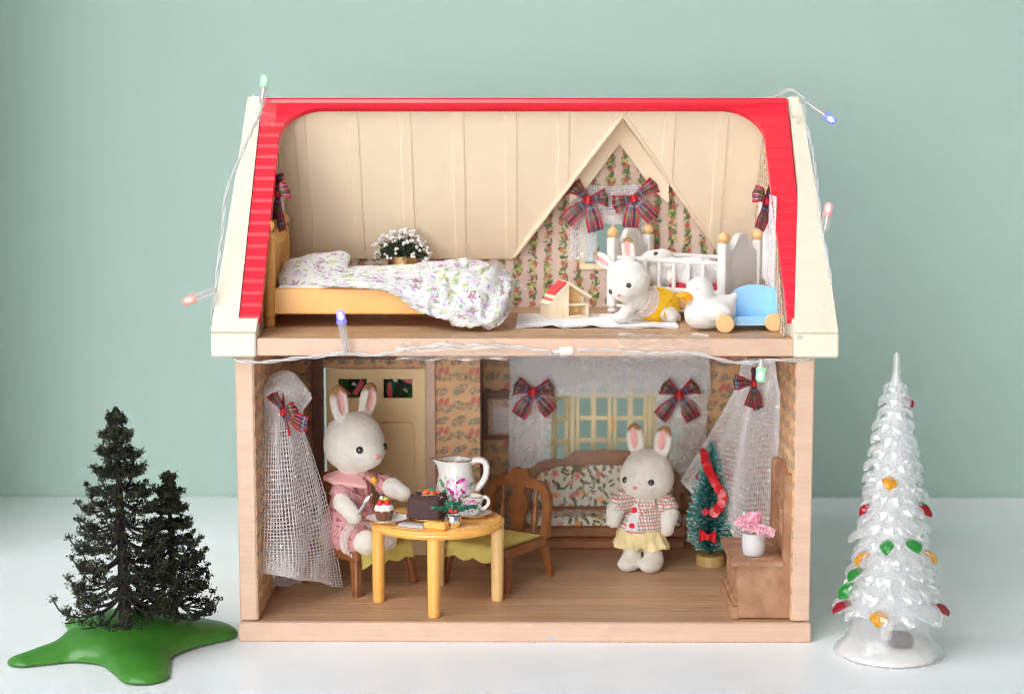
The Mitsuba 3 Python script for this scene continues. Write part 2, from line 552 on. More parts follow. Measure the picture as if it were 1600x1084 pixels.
def sofa_print(p, n, uv):
    u, v = p.x * .78, (p.z + .7 * p.y) * .78
    u, v = u + .0014 * (noise(u * 300, v * 300, 1) - .5), v + .0014 * (noise(u * 300, v * 300, 4) - .5)
    c = mi.Color3f(.70, .67, .585)
    vine = smoothstep(.05, .02, dr.abs(noise(u * 260, v * 260, 7) - .5)) * smoothstep(.35, .5, noise(u * 150, v * 150, 2))
    c = mix(c, (.12, .12, .05), vine * .85)
    for k, (ou, ov) in enumerate(((.001, 0), (.0033, .0021))):
        m, r = sprinkle(u + ou, v + ov, .0040, 61 + 3 * k, .26, .44, 2.0, .8)
        c = mix(c, mix((.15, .17, .04), (.04, .08, .045), r), m * .9)
    m, r = sprinkle(u, v + .004, .0098, 71, .20, .26, 5.0, .85)
    fc = mix(mix((.62, .15, .13), (.50, .16, .36), smoothstep(.3, .4, r)), (.74, .36, .04), smoothstep(.62, .66, r))
    c = mix(c, mix(fc, (.75, .45, .38), .5 * noise(u * 2600, v * 2600, 3)), m)
    m, r = sprinkle(u + .005, v + .001, .0056, 81, .2, .28, 4.0, .6)
    return mix(c, mix((.74, .36, .04), (.60, .2, .2), smoothstep(.5, .6, r)), m * .9)


def dress_print(p, n, uv):
    u = p.x * .8 + p.y * .6
    v = p.z
    c = mix((.66, .32, .345), (.74, .40, .42), noise(u * 900, v * 900, p.y * 900))
    m, r = sprinkle(u, v, .0040, 91, .20, .30, 3.0, .6)
    c = mix(c, (.34, .05, .12), m * .85)
    m, r = sprinkle(u + .0012, v + .0011, .0025, 97, .16, .26, 4.0, .5)
    return mix(c, mix((.42, .08, .16), (.72, .55, .50), smoothstep(.6, .7, r)), m * .7)


def line(x, period, w):
    f = x / period - dr.floor(x / period)
    return smoothstep(w, w * .6, dr.abs(f - .5))


def plaid_print(p, n, uv):
    u, v = p.x + .55 * p.y, p.z
    c = mi.Color3f(.74, .71, .65)
    c = mix(c, (.22, .26, .20), .75 * line(u, .0034, .12))
    c = mix(c, (.22, .26, .20), .75 * line(v, .0034, .12))
    c = mix(c, (.56, .10, .11), .75 * line(u + .0015, .0034, .13))
    c = mix(c, (.56, .10, .11), .75 * line(v + .0015, .0034, .13))
    return c


def tartan(p, n, uv):
    """ribbon: u across (-1..1), v along in repeats."""
    u, v = uv.x, uv.y
    c = mi.Color3f(.30, .010, .018)

    def band(x, a, b):
        return smoothstep(a - .03, a + .03, x) * (1 - smoothstep(b - .03, b + .03, x))
    f = v - dr.floor(v)
    a = dr.abs(u)
    c = mix(c, (.015, .022, .10), .85 * band(f, .20, .52))
    c = mix(c, (.012, .06, .03), .75 * band(f, .62, .80))
    c = mix(c, (.018, .025, .10), .75 * band(a, .30, .55))
    c = mix(c, (.012, .06, .03), .65 * band(u, -.22, .02))
    w = dr.maximum(dr.maximum(band(a, .58, .64), band(f, .345, .385)), band(u, .08, .13))
    c = mix(c, (.50, .49, .46), .62 * w)
    c = mix(c, (.45, .32, .05), .55 * dr.maximum(band(u, -.44, -.40), band(f, .69, .72)))
    return mix(c, (.42, .012, .018), smoothstep(.80, .86, a))


def china(p, n, uv):
    """white porcelain with a purple rose print: uv is (across, up) in metres from the print's centre."""
    x, y = uv.x, uv.y
    c = mi.Color3f(.70, .69, .675)
    d = dr.sqrt(x * x + y * y)
    heart = dr.sqrt(x * x + dr.square(y - .55 * dr.abs(x) + .0006))
    m = smoothstep(.0036, .0031, heart) * smoothstep(.38, .44, noise(x * 1500 + 3, y * 1500, 1))
    c = mix(c, mix((.42, .015, .22), (.70, .35, .60), smoothstep(.45, .6, noise(x * 1100, y * 1100, 8))), m)
    g = smoothstep(.0062, .0056, d) * smoothstep(.0034, .0040, heart) * smoothstep(.58, .62, noise(x * 900, y * 900, 5)) * smoothstep(.0048, .0030, dr.abs(y + .0006))
    return mix(c, (.06, .24, .06), g * .9)


def calendar_print(p, n, uv):
    x, y = uv.x, uv.y
    c = mi.Color3f(.58, .42, .33)
    inn = smoothstep(.36, .35, dr.abs(x - .5)) * smoothstep(.32, .31, dr.abs(y - .42))
    c = mix(c, (.62, .58, .55), inn * smoothstep(.27, .26, dr.abs(x - .45)))
    gx, gy = x * 13, y * 9
    fx, fy = gx - dr.floor(gx), gy - dr.floor(gy)
    dots = smoothstep(.3, .2, dr.abs(fx - .5)) * smoothstep(.26, .16, dr.abs(fy - .5)) * smoothstep(.2, .18, dr.abs(x - .47)) * smoothstep(.22, .2, dr.abs(y - .38))
    c = mix(c, (.25, .25, .30), dots * .8)
    head = smoothstep(.2, .18, dr.abs(x - .72)) * smoothstep(.04, .03, dr.abs(y - .86))
    c = mix(c, (.2, .12, .1), head * .7)
    orn = smoothstep(.60, .66, noise(x * 22, y * 16, 3)) * smoothstep(.30, .36, dr.maximum(dr.abs(x - .45), dr.abs(y - .45)))
    return mix(c, (.38, .16, .13), orn * .6)


def cream_col(p, n, uv):
    """aged cream plastic with a few faint handling marks."""
    c = mi.Color3f(.68, .635, .515) * (.98 + .04 * fbm(p.x * 120, p.y * 120, p.z * 120, 3))
    mark = smoothstep(.66, .80, fbm(p.x * 150, p.y * 150, p.z * 110, 4)) * smoothstep(.45, .6, noise(p.x * 40, p.y * 40, p.z * 40))
    return mix(c, (.36, .30, .19), .55 * mark)


pm('table_white', mikit.proc(table_col), .32, specular=.45)
pm('wall_paint', mikit.proc(wall_col), .8, wall_bump, 1.0, specular=.2)
pm('frame', mikit.proc(frame_plastic), .42, fine_grain, 1.0)
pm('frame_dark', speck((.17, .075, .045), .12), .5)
pm('floor_print', mikit.proc(wood_print), .42)
pm('floor_groove', (.50, .37, .26), .7)
pm('cream', mikit.proc(cream_col), .38, fine_grain, .7)
pm('cream_panel', speck((.79, .66, .495), .025, 120.0), .45, fine_grain, .7)
pm('door_cream', speck((.80, .60, .32), .05, 160.0), .45)
pm('window_cream', (.78, .66, .42), .4)
pm('red', speck((.78, .022, .045), .03, 200.0), .22, fine_grain, .6)
pm('paper_low', mikit.proc(paper_low), .6)
pm('paper_up', mikit.proc(paper_up), .6)
pm('brown', mikit.proc(brown_plastic), .36, fine_grain, 1.0)
pm('bench_brown', mikit.proc(bench_plastic), .45, fine_grain, 1.0)
pm('ochre', speck((.78, .40, .095), .06, 200.0), .33, fine_grain, .6)
pm('ochre_pale', speck((.74, .50, .22), .06, 200.0), .36)
pm('yellow_cloth', speck((.62, .55, .16), .08, 900.0), .85, sheen=.3)
pm('white_plastic', speck((.68, .672, .655), .03, 300.0), .3, fine_grain, .5)
pm('white_cloth', speck((.68, .68, .69), .06, 1200.0), .9, fibre, .5)
pm('net_thread', (.72, .70, .72), .45, specular=.6)
pm('net_fine', (.80, .795, .84), .5, specular=.6)
for _k, _c in enumerate(((.82, .97, .78), (.98, .86, .84), (.97, .97, .93))):
    pm(f'glitter_{_k}', _c, .25, specular=1.0)
pm('tan_wood', speck((.66, .43, .20), .08, 500.0), .4)
pm('blue_plastic', (.27, .52, .74), .35)
pm('yellow', (.85, .47, .02), .4)
pm('beak_orange', (.82, .36, .01), .35)
pm('yellow_felt', speck((.86, .50, .02), .08, 900.0), .95, fibre, .7, sheen=.4)
scene['flock'] = {'type': 'twosided', 'nested': {'type': 'bumpmap', 'arbitrary': mikit.proc(fibre, 1.5e-4), 'scale': 1.0, 'nested': {
    'type': 'principled', 'base_color': {'type': 'mesh_attribute', 'name': 'vertex_color'}, 'roughness': 1.0, 'sheen': 1.0, 'specular': .08}}}
scene['vertex_matte'] = {'type': 'twosided', 'nested': {'type': 'principled', 'base_color': {'type': 'mesh_attribute', 'name': 'vertex_color'}, 'roughness': .6}}
pm('black_gloss', (.006, .006, .007), .03, specular=1.0, clearcoat=1.0, clearcoat_gloss=1.0)
pm('pink_nose', (.66, .25, .24), .7)
pm('pink_cloth', speck((.78, .42, .42), .06, 900.0), .9, fibre, .6, sheen=.4)
pm('dress', mikit.proc(dress_print), .9, fibre, .5)
pm('lace', (.74, .66, .63), .9)
pm('plaid', mikit.proc(plaid_print), .9, fibre, .4)
pm('shorts', speck((.78, .66, .36), .06, 900.0), .9, fibre, .5)
pm('button_red', (.62, .02, .04), .25)
pm('duvet', mikit.proc(duvet_print), 1.0, fibre, .5, specular=.1, sheen=.3)
pm('sofa_cloth', mikit.proc(sofa_print), .85)
pm('tartan', mikit.proc(tartan), .4, sheen=.3)
pm('red_satin', (.55, .012, .02), .3, sheen=.3)
pm('red_cloth', (.42, .01, .03), .7, sheen=.4)
pm('china', mikit.proc(china), .08, specular=.6)
pm('china_plain', (.70, .69, .67), .08, specular=.6)
scene['gilt'] = {'type': 'twosided', 'nested': {'type': 'roughconductor', 'alpha': .22, 'specular_reflectance': rgb(.62, .42, .22)}}
scene['gold'] = {'type': 'twosided', 'nested': {'type': 'roughconductor', 'alpha': .3, 'specular_reflectance': rgb(.72, .50, .24)}}
scene['silver'] = {'type': 'twosided', 'nested': {'type': 'roughconductor', 'alpha': .07, 'specular_reflectance': rgb(.9, .9, .9)}}
pm('chocolate', speck((.055, .024, .022), .3, 700.0), .7, fine_grain, 2.0)
pm('cake_brown', speck((.18, .07, .035), .1, 700.0), .5)
pm('cream_white', (.70, .69, .67), .5)
pm('orange', (.75, .15, .04), .4)
pm('teal', (.02, .25, .20), .4)
pm('cherry', (.70, .02, .02), .2)
pm('lime', (.42, .45, .03), .3)
pm('grey_plastic', (.40, .41, .44), .4)
pm('handle', (.82, .42, .10), .35)
pm('holly_leaf', (.012, .10, .055), .35)
pm('leaf_dark', speck((.022, .040, .016), .35, 500.0), .8)
pm('wreath_leaf', (.03, .10, .03), .35)
pm('pine_needle', mikit.proc(lambda p, n, uv: mix((.007, .010, .006), (.070, .078, .030), smoothstep(.42, .82, fbm(p.x * 420, p.y * 420, p.z * 420, 3)))), .95)
pm('bark', (.016, .010, .009), .8)
pm('grass_plastic', speck((.045, .185, .020), .06, 90.0), .30, fine_grain, .5)
pm('petal_pink', speck((.84, .50, .60), .10, 900.0), .7)
pm('wood_gold', speck((.42, .27, .10), .15, 700.0), .45)
pm('calendar', mikit.proc(calendar_print), .6)
scene['wire'] = {'type': 'blendbsdf', 'weight': .45, 'a': {'type': 'thindielectric', 'int_ior': 1.5}, 'b': {'type': 'twosided', 'nested': {'type': 'principled', 'base_color': rgb(.66, .66, .66), 'roughness': .18, 'specular': .9}}}
pm('copper', (.20, .13, .09), .4)
scene['clear'] = {'type': 'thindielectric', 'int_ior': 1.45}
scene['clear_film'] = {'type': 'blendbsdf', 'weight': .05, 'a': {'type': 'thindielectric', 'int_ior': 1.5}, 'b': {'type': 'twosided', 'nested': {'type': 'diffuse', 'reflectance': rgb(.8, .8, .8)}}}
scene['frosted'] = {'type': 'blendbsdf', 'weight': .15, 'a': {'type': 'thindielectric', 'int_ior': 1.22}, 'b': {'type': 'principledthin', 'base_color': rgb(.93, .93, .95), 'roughness': .3, 'diff_trans': 1.0, 'eta': 1.4}}
scene['crystal'] = {'type': 'blendbsdf', 'weight': .14, 'a': {'type': 'thindielectric', 'int_ior': 1.65}, 'b': {'type': 'principledthin', 'base_color': rgb(.93, .94, .96), 'roughness': .08, 'diff_trans': 1.0, 'spec_trans': .0, 'eta': 1.5}}
scene['spire_glass'] = {'type': 'blendbsdf', 'weight': .28, 'a': {'type': 'thindielectric', 'int_ior': 1.5}, 'b': {'type': 'principledthin', 'base_color': rgb(.93, .94, .96), 'roughness': .08, 'diff_trans': 1.0, 'eta': 1.5}}
for _k, _c in (('crystal_red', (.42, .008, .03)), ('crystal_green', (.03, .32, .05)), ('crystal_yellow', (.80, .40, .01))):
    scene[_k] = {'type': 'blendbsdf', 'weight': .55, 'a': {'type': 'thindielectric', 'int_ior': 1.6, 'specular_transmittance': rgb(*[.25 + .75 * q for q in _c])}, 'b': {'type': 'twosided', 'nested': {'type': 'principled', 'base_color': rgb(*_c), 'roughness': .12, 'specular': .8}}}

# ------------------------------------------------------------------ the surface and the wall behind
add('table', rbox(-.3475, 1.1, -1.2, .3265, -.03, 0, .002), 'table_white')
lab('table', 'smooth white tabletop that everything stands on', kind='structure')
add('wall', rbox(-1.6, 1.6, .327, .42, -1.0, 2.4, .001), 'wall_paint')
lab('wall', 'plain pale green painted wall behind the table', kind='structure')

add('side_wall', rbox(-.40, -.348, .12, .3262, -1.0, 2.4, .001), 'wall_paint')
lab('side_wall', 'green wall return at the left end of the table, outside the picture', kind='structure')

# ------------------------------------------------------------------ the dollhouse
D = 'dollhouse'
lab(D, 'open fronted two storey toy house with red tiled roof edge and peach coloured frame', 'dollhouse')
ZF, ZC, ZU = .009, .1362, .1445        # lower floor, underside and top of the upper floor
add(D + '__base', rbox(-.1350, .1350, .0004, .19, 0, .0078, .0005), 'frame')
add(D + '__sill', rbox(-.1353, .1353, -.0035, .0002, 0, .0092, .0006), 'frame')
scuff = Polygon([(.0105, .0010), (.0150, .0012), (.0142, .0022), (.0128, .0025), (.0121, .0040), (.0112, .0026), (.0104, .0022)])
add(D + '__sill__scuff', xz(scuff, -.00362, -.00345), 'grey_plastic', label='small bare grey chip on the front sill')
fl = add(D + '__floor', rbox(-.1263, .1263, .0006, .1895, .0074, .0083, .0002), 'floor_groove')
for i in range(18):
    add(D + '__floor__board', rbox(-.1262, .1262, .0008 + i * .0105, .0008 + i * .0105 + .01025, .0082, ZF, .00022), 'floor_print')
for s, nm in ((-1, 'left'), (1, 'right')):
    x0, x1 = sorted((s * .1266, s * .1350))
    add(D + '__side_wall', rbox(x0, x1, 0, .19, .0093, .1356, .0006), 'frame')
    x0, x1 = sorted((s * .1263, s * .12658))
    add(D + '__side_wall__wallpaper', rbox(x0, x1, .0006, .187, ZF, ZC, .00005), 'paper_low')
# wall with the door, its return, and the recess behind the sofa
hole = sbox(-.1086, .0, -.0534, .1115)
add(D + '__door_wall', xz(sbox(-.1262, ZF, -.0241, ZC).difference(hole), .133, .136), 'paper_low')
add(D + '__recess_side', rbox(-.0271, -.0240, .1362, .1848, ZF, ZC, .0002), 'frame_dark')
win = sbox(.0090, .0405, .0905, .0985)
add(D + '__back_wall', xz(sbox(-.027, ZF, .1262, ZC).difference(win), .185, .188), 'paper_low')
dr_ = D + '__door'
w1, w2 = sbox(-.1007, .0951, -.0845, .1063), sbox(-.0765, .0951, -.0600, .1063)
panel = rrect(-.0846, -.0586, .0230, .0832, .004)
leaf = sbox(-.1072, ZF, -.0536, .1113)
add(dr_, xz(leaf.difference(w1).difference(w2).difference(panel), .1315, .1336), 'door_cream')
add(dr_ + '__panel', xz(panel.buffer(-.0013), .1319, .1336), 'door_cream')
add(dr_ + '__panel_back', rbox(-.1070, -.0538, .1337, .1341, ZF, .0945, .0001), 'door_cream')
for w in (w1, w2):
    add(dr_ + '__window_trim', xz(w.buffer(.0009, join_style=2).difference(w.buffer(-.0004, join_style=2)), .1308, .1326), 'door_cream')
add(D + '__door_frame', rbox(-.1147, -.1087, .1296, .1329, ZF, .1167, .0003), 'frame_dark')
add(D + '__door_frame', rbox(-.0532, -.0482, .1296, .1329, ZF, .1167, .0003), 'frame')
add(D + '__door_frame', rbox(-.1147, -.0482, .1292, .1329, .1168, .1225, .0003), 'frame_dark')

# bay window: three lights of glazing bars
def sash(key, p0, p1, z0, z1, cols, rows, bar=.0022, depth=.0024):
    p0, p1 = np.array(p0), np.array(p1)
    L = np.linalg.norm(p1 - p0)
    A = np.array([*(p1 - p0) / L, 0])
    N = np.array([-A[1], A[0], 0])
    O = np.array([p0[0], p0[1], z0])
    H = z1 - z0
    put = lambda a0, a1, b0, b1, d=depth: remap(rbox(a0, a1, b0, b1, 0, d, .0003), O, A, (0, 0, 1), N)  # noqa: E731
    add(key + '__stile', put(0, .0022, 0, H), 'window_cream')
    add(key + '__stile', put(L - .0022, L, 0, H), 'window_cream')
    add(key + '__rail', put(.0023, L - .0023, 0, .0028), 'window_cream')
    add(key + '__rail', put(.0023, L - .0023, H - .0024, H), 'window_cream')
    for k in range(1, cols):
        a = L * k / cols
        add(key + '__glazing_bar', put(a - bar * .7, a + bar * .7, .0029, H - .0025, depth * .8), 'window_cream')
    for k in range(1, rows):
        b = H * k / rows
        add(key + '__glazing_bar', put(.0023, L - .0023, b - bar * .6, b + bar * .6, depth * .55), 'window_cream')


sash(D + '__window', (.0295, .2030), (.0503, .2030), .0465, .0985, 2, 4)
sash(D + '__window_001', (.0512, .2030), (.0710, .2030), .0465, .0985, 2, 4)
sash(D + '__window_002', (.0090, .1862), (.0262, .2022), .0465, .0985, 2, 4)
sash(D + '__window_003', (.0738, .2022), (.0910, .1862), .0465, .0985, 2, 4)
for x in (.0264, .0712):
    add(D + '__bay_post', rbox(x, x + .0024, .2015, .2052, .0432, .1005, .0003), 'window_cream')
sill = Polygon([(.008, .1852), (.092, .1852), (.0745, .2065), (.0255, .2065)])
add(D + '__bay_sill', remap(extrude(sill, .0030), (0, 0, .0400), (1, 0, 0), (0, 1, 0), (0, 0, 1)), 'window_cream')
add(D + '__bay_head', remap(extrude(sill, .0030), (0, 0, .0990), (1, 0, 0), (0, 1, 0), (0, 0, 1)), 'window_cream')
add(D + '__window_latch', rbox(.0500, .0516, .2016, .2029, .0650, .0735, .0003), 'ochre')

# upper floor
add(D + '__upper_floor', rbox(-.1262, .1262, .0004, .139, ZC, ZU, .0003), 'floor_print')
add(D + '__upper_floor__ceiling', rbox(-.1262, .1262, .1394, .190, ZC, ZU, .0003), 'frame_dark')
add(D + '__upper_floor__edge', rbox(-.1246, .1246, -.0016, .0002, ZC, .1443, .0004), 'frame')

# roof: sloping front edge, gables, ridge, rear slope of boards
P0, P1 = np.array([-.002, .1465]), np.array([.092, .2545])
L = float(np.linalg.norm(P1 - P0))
UP = np.array([0, *(P1 - P0) / L])
OUT = np.array([0, -UP[2], UP[1]])
O_ = np.array([0, *P0])
slope = lambda m: remap(m, O_, (1, 0, 0), UP, OUT)  # noqa: E731


def edge(s, t):
    """outer line of the cream barge board at slope height t."""
    a = np.array([0, .30, .80, 1.0]) * L
    return s * np.interp(t, a, [.1455, .1440, .1412, .1405] if s < 0 else [.1450, .1440, .1405, .1392])


for s, nm in ((-1, 'left'), (1, 'right')):
    ts = np.linspace(0, L, 12)
    poly = Polygon([(s * .1333, t) for t in ts[::-1]] + [(s * .1333, .0079), (s * .1243, .0079), (s * .1246, .0004)] + [(edge(s, t), t) for t in [.0004, *ts[1:]]])
    m = extrude(poly, .0075)
    m.apply_translation((0, 0, -.006))
    add(D + '__gable__barge_board', slope(m), 'cream', 20)
    x0, x1 = sorted((s * .1246, s * .1455))
    add(D + '__gable__eave', rbox(x0, x1, -.0034, .012, .1357, .1468, .0008), 'cream')
    xi = -.1272 if s < 0 else .1216
    prof = Polygon([(.010, .1364), (.186, .1364), (.134, .1735), (.094, .2480), (.012, .1530)])
    m = yz(prof, xi, s * .1402)
    add(D + '__gable', m, 'cream', 20)
    prof = Polygon([(.006, ZU), (.1355, ZU), (.1355, .1708), (.0935, .2485), (.006, .1490)])
    m = yz(prof, *sorted((xi - s * .0003, xi)))
    add(D + '__gable__wallpaper', m, 'paper_up')
# red tiled border with its round cornered opening
ti = L - .0052
inner_l = [(-.1236, -.01), (-.1232, .03), (-.1214, .085)]
inner = Polygon([(-.1236, -.02), (-.1225, ti), (.1190, ti), (.1230, -.02)]).buffer(-.021).buffer(.021, quad_segs=14)
inner = union_all([inner, Polygon([(-.1236, -.02), (-.1230, .06), (.1212, .06), (.1230, -.02)])])
outer = sbox(-.1331, .0082, .1325, L)
red = outer.difference(inner)
m = extrude(red, .0030)
m.apply_translation((0, 0, -.0030))
add(D + '__roof_edge', slope(m), 'red', 25)
pitch = .00688
k = 0
t = .0084
while t < L - .0012:
    strip = sbox(-.2, t, .2, min(t + pitch - .00012, L - .0005)).intersection(red.buffer(-.0002))
    for g in getattr(strip, 'geoms', [strip]):
        if g.area < 4e-6:
            continue
        if g.bounds[2] - g.bounds[0] > .2:            # the ridge course is one plain strip
            continue
        parts_ = []
        for f0, f1, h0, h1 in ((0, .17, .0002, .0014), (.17, 1, .0014, .0003)):
            piece = g.intersection(sbox(-.2, t + f0 * pitch, .2, t + f1 * pitch))
            if piece.area < 1e-7:
                continue
            m = extrude(piece, .001)
            v = np.array(m.vertices)
            fr = np.clip(((v[:, 1] - t) / pitch - f0) / (f1 - f0), 0, 1)
            v[:, 2] = np.where(v[:, 2] > .0005, h0 + (h1 - h0) * fr, .00005)
            parts_.append(trimesh.Trimesh(v, m.faces, process=False))
        add(D + '__roof_edge__tile', slope(cat(parts_)), 'red', False)
    t += pitch
bar = rrect(-.1215, .1180, ti + .0005, L - .0003, .002)
m = extrude(bar, .0008)
m.apply_translation((0, 0, .00005))
add(D + '__roof_edge__ridge_strip', slope(m), 'red', 25)
add(D + '__ridge', rbox(-.1331, .1325, .0895, .0990, .2520, .2554, .0008), 'red')
for s in (-1, 1):
    x0, x1 = sorted((s * .1333, s * (.1400 if s < 0 else .1388)))
    add(D + '__gable__ridge_end', rbox(x0, x1, .0880, .1010, .2490, .2560, .0008), 'cream')
# rear slope
Q0, Q1 = np.array([.0940, .2505]), np.array([.1345, .1712])
LB = float(np.linalg.norm(Q1 - Q0))
DN = np.array([0, *(Q1 - Q0) / LB])
NB = np.array([0, DN[2], -DN[1]])
if NB[1] > 0:
    NB = -NB
OB = np.array([0, *Q0])
back = lambda m: remap(m, OB, (1, 0, 0), DN, NB)  # noqa: E731
AX, AZ, AK = .0500, .2470, .735          # dormer apex and half width per drop
tz = lambda z: (z - Q0[1]) / DN[2]  # noqa: E731
gone = Polygon([(AX, tz(AZ)), (AX - AK * (AZ - .14), tz(.14)), (AX + AK * (AZ - .14), tz(.14))])
xs = [-.1272] + [-.1150 + .0270 * k for k in range(9)] + [.1216]
for a, b in zip(xs[:-1], xs[1:]):
    g = sbox(a + .0001, -.004, b - .0001, LB + .001).difference(gone)
    m = extrude(g, .0016)
    m.apply_translation((0, 0, -.0016))
    add(D + '__rear_slope__board', back(m), 'cream_panel')
for a in xs[1:-1]:
    g = sbox(a - .0029, -.004, a + .0029, LB + .0006).difference(gone.buffer(.0004))
    if g.area > 1e-6:
        m = extrude(g, .0008)
        v = np.array(m.vertices)
        v[:, 0] = np.where(v[:, 2] > .0004, a + (v[:, 0] - a) * .9, v[:, 0])
        v[:, 2] += .0001
        add(D + '__rear_slope__batten', back(trimesh.Trimesh(v, m.faces, process=False)), 'cream_panel')
# upstairs back wall with the dormer window opening
hole = sbox(.0300, .1655, .0640, .1925)
add(D + '__upper_wall', xz(Polygon([(-.128, ZU), (.1262, ZU), (.1262, .1722), (AX + .0560, .1722), (AX, .2475), (AX - .0560, .1722), (-.128, .1722)]).difference(hole), .1360, .1385), 'paper_up')
add(D + '__dormer__window_frame', xz(hole.buffer(.0006, join_style=2).difference(hole.buffer(-.0022, join_style=2)), .1345, .1375), 'window_cream')
add(D + '__dormer__window_frame', rbox(.0459, .0481, .1352, .1372, .1672, .1908, .0002), 'window_cream')
# dormer cheeks: sloping soffits between the opening and the wall
for s in (-1, 1):
    def yb(z):
        return Q0[0] + (z - Q0[1]) / (Q1[1] - Q0[1]) * (Q1[0] - Q0[0])
    zb = .1715
    q = [(AX, yb(AZ), AZ), (AX, .1362, AZ), (AX + s * AK * (AZ - zb), .1362, zb), (AX + s * AK * (AZ - zb), yb(zb), zb)]
    nn = np.array([s * 1.0, 0, AK]) / math.hypot(1, AK) * .0016
    v = np.array(q)
    m = trimesh.Trimesh(np.vstack([v, v + nn])).convex_hull
    add(D + '__dormer__soffit', m, 'cream_panel')
    # barge boards on the wall, their feet cut upright, and the moulding round the opening
    w = .0090
    apex_in = AZ - w * math.hypot(1, AK) / AK
    zf = .2005
    xo = lambda z: AX + s * AK * (AZ - z)  # noqa: E731
    xin = lambda z: AX + s * AK * (apex_in - z)  # noqa: E731
    board = Polygon([(AX, AZ - .0004), (xo(zf + .010) - s * .0006, zf + .010), (xo(zf + .010) - s * .0006, zf), (xin(zf + .006), zf + .006), (AX, apex_in)])
    add(D + '__dormer__barge_board', xz(board, .1290, .1352), 'cream_panel')
    pts = [np.array([AX, yb(AZ) - .0006, AZ]), np.array([AX + s * AK * (AZ - zb), yb(zb) - .0006, zb])]
    add(D + '__dormer__moulding', tube(pts, .0011, 8), 'cream_panel')

# ------------------------------------------------------------------ lower room: furniture
def leg_profile(x0, y0, x1, y1, z0, z1, r0, r1, n=4):
    """tapered square leg, r0 at the floor."""
    zs = np.linspace(0, 1, 6)
    rings = []
    for t in zs:
        r = r0 + (r1 - r0) * t
        bend = math.sin(t * math.pi) * .0
        x, y, z = x0 + (x1 - x0) * t ** 1.6 + bend, y0 + (y1 - y0) * t ** 1.6, z0 + (z1 - z0) * t
        c = .25 * r
        rings.append([(x + dx, y + dy, z) for dx, dy in ((-r, -r + c), (-r + c, -r), (r - c, -r), (r, -r + c), (r, r - c), (r - c, r), (-r + c, r), (-r, r - c))])
    P = np.array(rings)
    k, m = P.shape[:2]
    i, j = np.meshgrid(np.arange(k - 1), np.arange(m), indexing='ij')
    q = np.stack([i * m + j, i * m + (j + 1) % m, (i + 1) * m + (j + 1) % m, (i + 1) * m + j], -1).reshape(-1, 4)
    f = np.vstack([q[:, [0, 1, 2]], q[:, [0, 2, 3]]])
    f = np.vstack([f, [[0, i + 1, i] for i in range(1, m - 1)], [[(k - 1) * m, (k - 1) * m + i, (k - 1) * m + i + 1] for i in range(1, m - 1)]])
    return trimesh.Trimesh(P.reshape(-1, 3), f, process=False)


def make_chair(key, cx, cy, yaw, label):
    """front is local -y; seat 38 mm wide."""
    R = Rz(yaw)
    put = lambda m: placed(m, R, (cx, cy, ZF))  # noqa: E731
    lab(key, label, 'chair', 'brown dining chairs')
    zs = .0218
    ring = rrect(-.0195, .0195, -.019, .018, .002).difference(rrect(-.0165, .0165, -.016, .0152, .001))
    m = extrude(ring, .0042)
    m.apply_translation((0, 0, zs - .0042))
    add(key + '__seat_frame', put(m), 'brown')
    add(key + '__seat', put(rbox(-.0163, .0163, -.0158, .015, zs - .0030, zs - .0004, .0004)), 'yellow_cloth')
    for sx in (-1, 1):
        add(key + '__leg', put(leg_profile(sx * .0195, -.0195, sx * .0172, -.0165, 0, zs - .0044, .0017, .0024)), 'brown')
        add(key + '__leg', put(leg_profile(sx * .0190, .0205, sx * .0175, .0160, 0, zs - .0044, .0015, .0022)), 'brown')
    # arched back with splat and two turned spindles
    out = [(-.0195, 0), (-.0200, .012), (-.0192, .021), (-.0160, .0265), (-.0110, .0290), (-.0070, .0297), (-.0055, .0320), (0, .0335)]
    a = spline(out, 30)
    out = np.vstack([a, (a * [-1, 1])[::-1][1:]])
    inn = [(-.0155, -.002), (-.0158, .012), (-.0150, .0190), (-.0130, .0228), (-.0095, .0243), (-.006, .0247), (0, .0262)]
    b = spline(inn, 26)
    inn = np.vstack([b, (b * [-1, 1])[::-1][1:]])
    back = Polygon(out).buffer(0).difference(Polygon(inn).buffer(0))
    half = [(.0022, -.001), (.0030, .004), (.0044, .0095), (.0056, .0135), (.0048, .0180), (.0032, .0205), (.0030, .0225), (.0044, .0262)]
    h = spline(half, 24)
    splat = Polygon(np.vstack([h, (h * [-1, 1])[::-1]])).buffer(0)

    def up(poly, th, dy=0):
        m = extrude(poly, th)
        m = remap(m, (0, .0168 + dy, zs - .0005), (1, 0, 0), (0, .10, .995), (0, .995, -.10))
        return put(m)
    add(key + '__back_frame', up(back, .0034), 'brown')
    add(key + '__back_frame__carving', up(LineString([(-.004, .0283), (-.002, .0295), (0, .0307), (.002, .0295), (.004, .0283)]).buffer(.0005), .0008, -.0006), 'brown')
    add(key + '__splat', up(splat, .0024, .0005), 'brown')
    add(key + '__splat__carving', up(splat.buffer(-.0012).difference(splat.buffer(-.0018)), .0006, .0001), 'brown')
    prof = [(.0012, 0), (.0016, .002), (.0011, .0035), (.0018, .0060), (.0021, .0085), (.0015, .0120), (.0011, .0150), (.0018, .0160), (.0012, .0172), (.0014, .0240)]
    for sx in (-1, 1):
        m = lathe(prof, 14)
        m = placed(m, np.array([[1, 0, 0], [0, .995, .10], [0, -.10, .995]]), (sx * .0102, .0184, zs))
        add(key + '__spindle', put(m), 'brown')
    return R, np.array([cx, cy, ZF])


